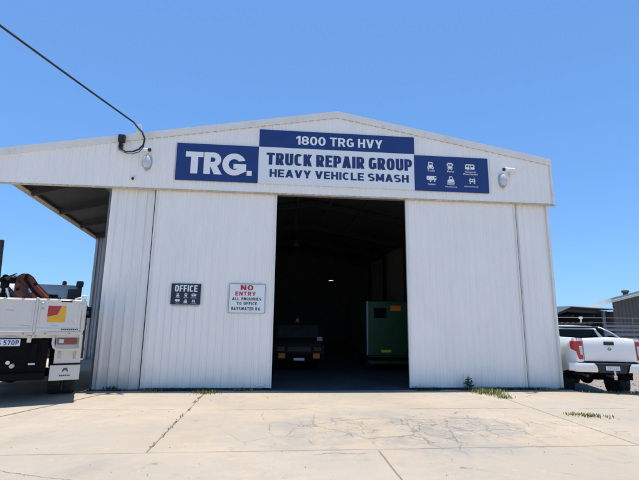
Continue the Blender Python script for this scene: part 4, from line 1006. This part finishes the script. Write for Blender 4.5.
for z in (1.66, 1.92): MB().tube([(12.5, 0, z-.02), (19, 0, z+.0), (26, 0, z+.03)], .012, 6).build('wire', 'galv', fn)
tk = MB().lathe([(0, 1.05), (.5, 1.0), (1.0, .82), (1.25, .6), (1.3, .5), (1.3, -2.6)], 'z', (0, 0, 0), 32)
fd = thing('gap_darkener', 'added dark boards blocking the sunlit yard between the truck and the workshop wall', 'fence', (0, 18.4, 0))  # added boards hide bright ground so the gap stays dark
for i in range(42):
    x = -15.2+i*.18; MB().box(x, x+.168, -.012, .012, -.02, 1.62+rnd.uniform(-.02, .02), .003).build('board', 'gapdark', fd)
for z in (.3, 1.3): MB().box(-15.2, -7.6, .014, .06, z, z+.09).build('rail', 'gapdark', fd)
o = tk.build('water_tank', 'plastic_w', None, True, loc=(-20.1, 32, 2.3)); tag(o, 'round white water tank far behind the crane truck', 'water tank')

# ------------------------------------------------------------------ vehicles in the dark workshop
gk = thing('green_truck', 'green box-bodied truck with orange and yellow plates in the dark workshop', 'truck', (3.92, 14.0, 0))
MB().box(-.98, 1.10, .0, 4.6, .50, 2.24, .03, 2).build('box_body', 'green', gk)
MB().box(-.96, 1.08, -.015, .03, .24, .49, .01).build('lower_skirt', 'green', gk)
MB().box(-1.02, -.98, -.02, .05, .50, 2.24, .01).build('corner_trim', 'galv', gk)
MB().box(-.78, -.36, -.02, .0, 1.70, 2.02, .02).build('rear_window', 'glass', gk)
MB().box(-.22, .14, -.015, .0, 1.93, 2.10, .01).build('marker_plate', 'orange', gk)
MB().box(-.55, -.22, -.03, .0, .60, .68, .01).build('number_plate', 'yellow', gk)
MB().box(-1.0, 1.12, -.10, -.02, .36, .46, .02).build('bumper', 'chassis', gk)
for s_ in (-1, 1):
    for wy in (1.0, 3.7): wheel(gk, s_*.82+.06, wy, .36, .22)
bt = thing('parked_car', 'dark four-wheel drive facing out with orange corner lamps inside the dark doorway', 'car', (.72, 14.0, 0))
prof_ = [(.10, .30), (.02, .52), (.05, .82), (.16, .90), (1.05, .98), (1.42, 1.42), (1.62, 1.50), (3.9, 1.50), (4.1, .95), (4.12, .34)]
c_ = MB().prism(prof_, 'x', -.82, .82, .05, 3); c_ = c_.build('body', 'bluepaint', bt, True)
MB().prism([(1.075, 1.0), (1.415, 1.40), (1.40, 1.415), (1.06, 1.01)], 'x', -.70, .70).build('windscreen', 'reflect_grey', c_)
for s_ in (-1, 1):
    MB().prism([(1.25, 1.02), (1.55, 1.42), (3.8, 1.42), (3.95, 1.02)], 'x', s_*.821, s_*.828).build('side_window', 'glass', c_)
    MB().box(s_*.58-.14, s_*.58+.14, .005, .04, .60, .78, .02).build('headlamp', 'glass', c_)
    MB().box(s_*.55-.11, s_*.55+.11, -.035, -.01, .40, .56, .012).build('corner_lamp', 'orange', c_)
    for wy in (.82, 3.35): wheel(bt, s_*.72, wy, .36, .22)
MB().box(-.38, .38, .0, .03, .60, .76, .01).build('grille', 'black', c_)
MB().box(-.84, .84, -.02, .10, .32, .54, .03, 2).build('bumper', 'chassis', bt)
MB().box(-.17, .17, -.035, -.021, .34, .42, .004).build('number_plate', 'galv', bt)
lb = MB().box(-.16, .16, 1.7, 1.85, 1.505, 1.54, .01).build('beacon_base', 'black', bt); MB().lathe([(.07, 0), (.065, .08), (.03, .12), (0, .125)], 'z', (0, 1.77, 1.54), 16).build('beacon', 'orange', lb, True)
MB().box(.60, .78, .40, .43, .93, 1.06, .01).build('side_plate', 'greyplate', bt)
def lamp(x, y, z, lit, label, k=.62):
    t = thing('hanging_lamp', label, 'lamp', (x, y, z), group='hanging workshop lamps')
    MB().lathe([(.05, .25), (.09, .22), (.12, .10), (.22, -.02), (.235, -.03), (.22, -.03), (.1, .08)], 'z', (0, 0, 0), 20).build('lamp_shade', 'steel_dark', t, True).scale = (k, k, k)
    MB().lathe([(0, -.02), (.19, -.015), (.19, -.006), (0, .0)], 'z', (0, 0, 0), 20).build('lamp_lens', 'lamp_on' if lit else 'clear_lens', t, True).scale = (k, k, k)
    MB().tube([(0, 0, .25), (0, 0, roofz(x)-.2-z)], .006, 6).build('hanger', 'steel_dark', t)
lamp(2.46, 20, 3.45, True, 'lit hanging lamp in the middle of the dark doorway')
lamp(.62, 16, 4.4, False, 'unlit hanging lamp highest and nearest in the doorway')
lamp(.92, 20, 4.05, False, 'unlit hanging lamp further back at the left of the doorway')

# ------------------------------------------------------------------ weeds, grass, trees, hill
def blades(n, area, hmin, hmax, wd=.008, lean=.5):
    mb = MB(); bm = mb.bm
    for i in range(n):
        x, y, z = area()
        h = rnd.uniform(hmin, hmax); a = rnd.uniform(0, 2*math.pi); l = rnd.uniform(0, lean)*h
        dx, dy = math.cos(a)*l, math.sin(a)*l; px, py = -math.sin(a)*wd, math.cos(a)*wd
        v = [bm.verts.new(p) for p in ((x-px, y-py, z), (x+px, y+py, z), (x+dx*.4+px*.8, y+dy*.4+py*.8, z+h*.6), (x+dx*.4-px*.8, y+dy*.4-py*.8, z+h*.6), (x+dx, y+dy, z+h))]
        bm.faces.new(v[:4]); bm.faces.new((v[3], v[2], v[4]))
    return mb
def gauss(cx, cy, sx_, sy_, z=0.0): return lambda: (rnd.gauss(cx, sx_), rnd.gauss(cy, sy_), z)
def tuft(cx, cy, sx_, sy_, n, h, label, m='grass', rot=0):
    def area():
        a, b = rnd.gauss(0, sx_), rnd.gauss(0, sy_); c, s_ = math.cos(rot), math.sin(rot)
        return (a*c-b*s_, a*s_+b*c, 0)
    o = blades(n, area, h*.4, h, .007, .9).build('grass_tuft', m, norm=False, loc=(cx, cy, -.005 if cx < 6.7 else -.02))
    return tag(o, label, 'grass', 'grass tufts in the concrete joints')
tuft(4.88, 9.95, .17, .22, 520, .13, 'largest green grass tuft at the foot of the right sliding door')
tuft(4.92, 9.30, .09, .10, 130, .08, 'small grass tuft in the joint in front of the right sliding door')
tuft(5.48, 7.50, .17, .08, 230, .06, 'flat spread of grass in the concrete joint at right', rot=-.35)
tuft(-1.50, 10.02, .14, .10, 200, .09, 'grass tuft where the left joint meets the left sliding door')
for xx, yy_, n_, lb_ in ((-2.75, 10.27, 90, 'dry straw tuft at the wall foot under the OFFICE sign'), (6.55, 10.2, 110, 'dry straw tuft at the foot of the right wall sheet'), (-.75, 10.28, 60, 'small dry straw tuft under the NO ENTRY sign')):
    tuft(xx, yy_, .14, .03, n_, .10, lb_, 'straw')
for i, (y, n) in enumerate(((9.45, 60), (9.0, 45), (8.25, 40), (7.75, 28), (7.3, 26), (6.9, 22), (6.5, 20), (6.05, 14))):
    o = tuft(-1.53+rnd.uniform(-.02, .02), y, .018, .085, n, .026, 'tiny dry weed tuft in the left concrete joint', 'straw' if i % 2 else 'grass')
def wallfoot():
    while True:
        x = rnd.uniform(-4.1, 7.05)
        if -.15 < x < 3.3: continue
        if math.sin(x*2.3)+math.sin(x*7.1+1)*.8+rnd.uniform(-.7, .9) < .35: continue
        return (x, 10.33+rnd.gauss(0, .035), -.002)
tag(blades(1700, wallfoot, .015, .075, .012, 1.4).build('weeds', 'weed', norm=False), 'low dark weeds growing along the foot of the workshop wall', 'weeds', kind='stuff')
def bush(x, y, n, r, h, label):
    mb = MB(); bm = mb.bm
    for i in range(n):
        a = rnd.uniform(0, 6.28); rr = r*rnd.random()**.6; z = rnd.random()*h*(1-.5*rr/r); p = Vector((math.cos(a)*rr, math.sin(a)*rr*.4, z))
        u = Vector((rnd.uniform(-1, 1), rnd.uniform(-1, 1), rnd.uniform(-.3, 1))).normalized(); w_ = u.orthogonal().normalized(); s_ = rnd.uniform(.02, .045)
        vs_ = [bm.verts.new(p+u*s_*a_+w_*s_*b_*.5) for a_, b_ in ((-1, 0), (0, -1), (1, 0), (0, 1))]; bm.faces.new(vs_)
    o = mb.build('weed_plant', 'weed', norm=False, loc=(x, y, 0)); return tag(o, label, 'weed', 'leafy weeds at the wall foot')
bush(-3.65, 10.37, 60, .2, .13, 'low leafy weed at the foot of the stained left wall sheet')
bush(4.62, 10.33, 120, .12, .36, 'leafy weed beside the big grass tuft under the right sliding door')
def vg():
    x = rnd.uniform(7.2, 9.6); y = rnd.gauss(10.35+.03*(x-7), .16)
    return (x, y, gz(x, max(10.03, y))-.005)
tag(blades(2600, vg, .02, .09, .007, .9).build('verge_grass', 'grass', norm=False), 'short green grass between the concrete edge and the gravel', 'grass', kind='stuff')

lt = MB()
for i in range(420):
    x = rnd.uniform(-6, 7.5); y = rnd.uniform(3.6, 10.1) if rnd.random() < .6 else 10.25-abs(rnd.gauss(0, .5)); s_ = rnd.uniform(.004, .013); a = rnd.uniform(0, 6.28)
    z = (apz(x) if x > 6.6 else 0)+.002
    u = Vector((math.cos(a), math.sin(a), rnd.uniform(0, .4)))*s_*1.5; w_ = Vector((-math.sin(a), math.cos(a), rnd.uniform(0, .5)))*s_*.7
    p = Vector((x, y, z)); lt.bm.faces.new([lt.bm.verts.new(q_) for q_ in (p-u*.2, p+w_+Vector((0, 0, .002)), p+u, p-w_*.6)])
tag(lt.build('leaf_litter', 'litter', norm=False), 'tiny dry leaves and grit scattered over the concrete apron', 'litter', kind='stuff')
def tree(x, y, h, label, seed):
    r_ = random.Random(seed)
    t = thing('tree', label, 'tree', (x, y, -.3), group='trees behind the yard')
    tr = MB(); tr.tube([(0, 0, 0), (.05, .02, h*.25), (-.03, .05, h*.5), (.02, 0, h*.8)], [h*.035, h*.028, h*.02, h*.006], 9)
    ends = []
    for i in range(9):
        a = r_.uniform(0, 6.28); z0 = h*r_.uniform(.25, .6); l = h*r_.uniform(.2, .38)
        e = (math.cos(a)*l, math.sin(a)*l, z0+l*r_.uniform(.4, .9)); ends.append(e)
        tr.tube([(0, 0, z0), (e[0]*.5, e[1]*.5, (z0+e[2])/2+.05), e], [h*.014, h*.01, h*.004], 6)
    tr.build('trunk', 'bark', t, True)
    cw = MB(); bm = cw.bm
    ends += [(r_.gauss(0, h*.12), r_.gauss(0, h*.12), h*r_.uniform(.6, .92)) for _ in range(10)]
    for e in ends:
        R_ = h*r_.uniform(.10, .19)
        for k in range(230):
            d = Vector((r_.gauss(0, 1), r_.gauss(0, 1), r_.gauss(0, .75))).normalized()*R_*r_.random()**.4
            p = Vector(e)+d; u = Vector((r_.uniform(-1, 1), r_.uniform(-1, 1), r_.uniform(-1, .4))).normalized(); w_ = u.orthogonal().normalized(); s_ = h*r_.uniform(.010, .022)
            bm.faces.new([bm.verts.new(p+u*s_*a_+w_*s_*b_*.55) for a_, b_ in ((-1, 0), (0, -1), (1, 0), (0, 1))])
    cw.build('crown', 'leaf', t, norm=False)
tree(-27.5, 42, 4.6, 'green tree far behind the crane at the left picture edge', 3)
hl = MB(); rows = []
for j in range(9):
    v = j/8; rows.append([(-1500+i*50, 900+400*v, -2+62*math.sin(math.pi*min(1, v*1.0)*.5)*(.55+.25*math.sin(i*.55+1)+.2*math.sin(i*1.3))*math.exp(-((i-14)/11)**2)) for i in range(61)])
hl.grid(rows); tag(hl.build('hill', 'hill', None, True), kind='structure')
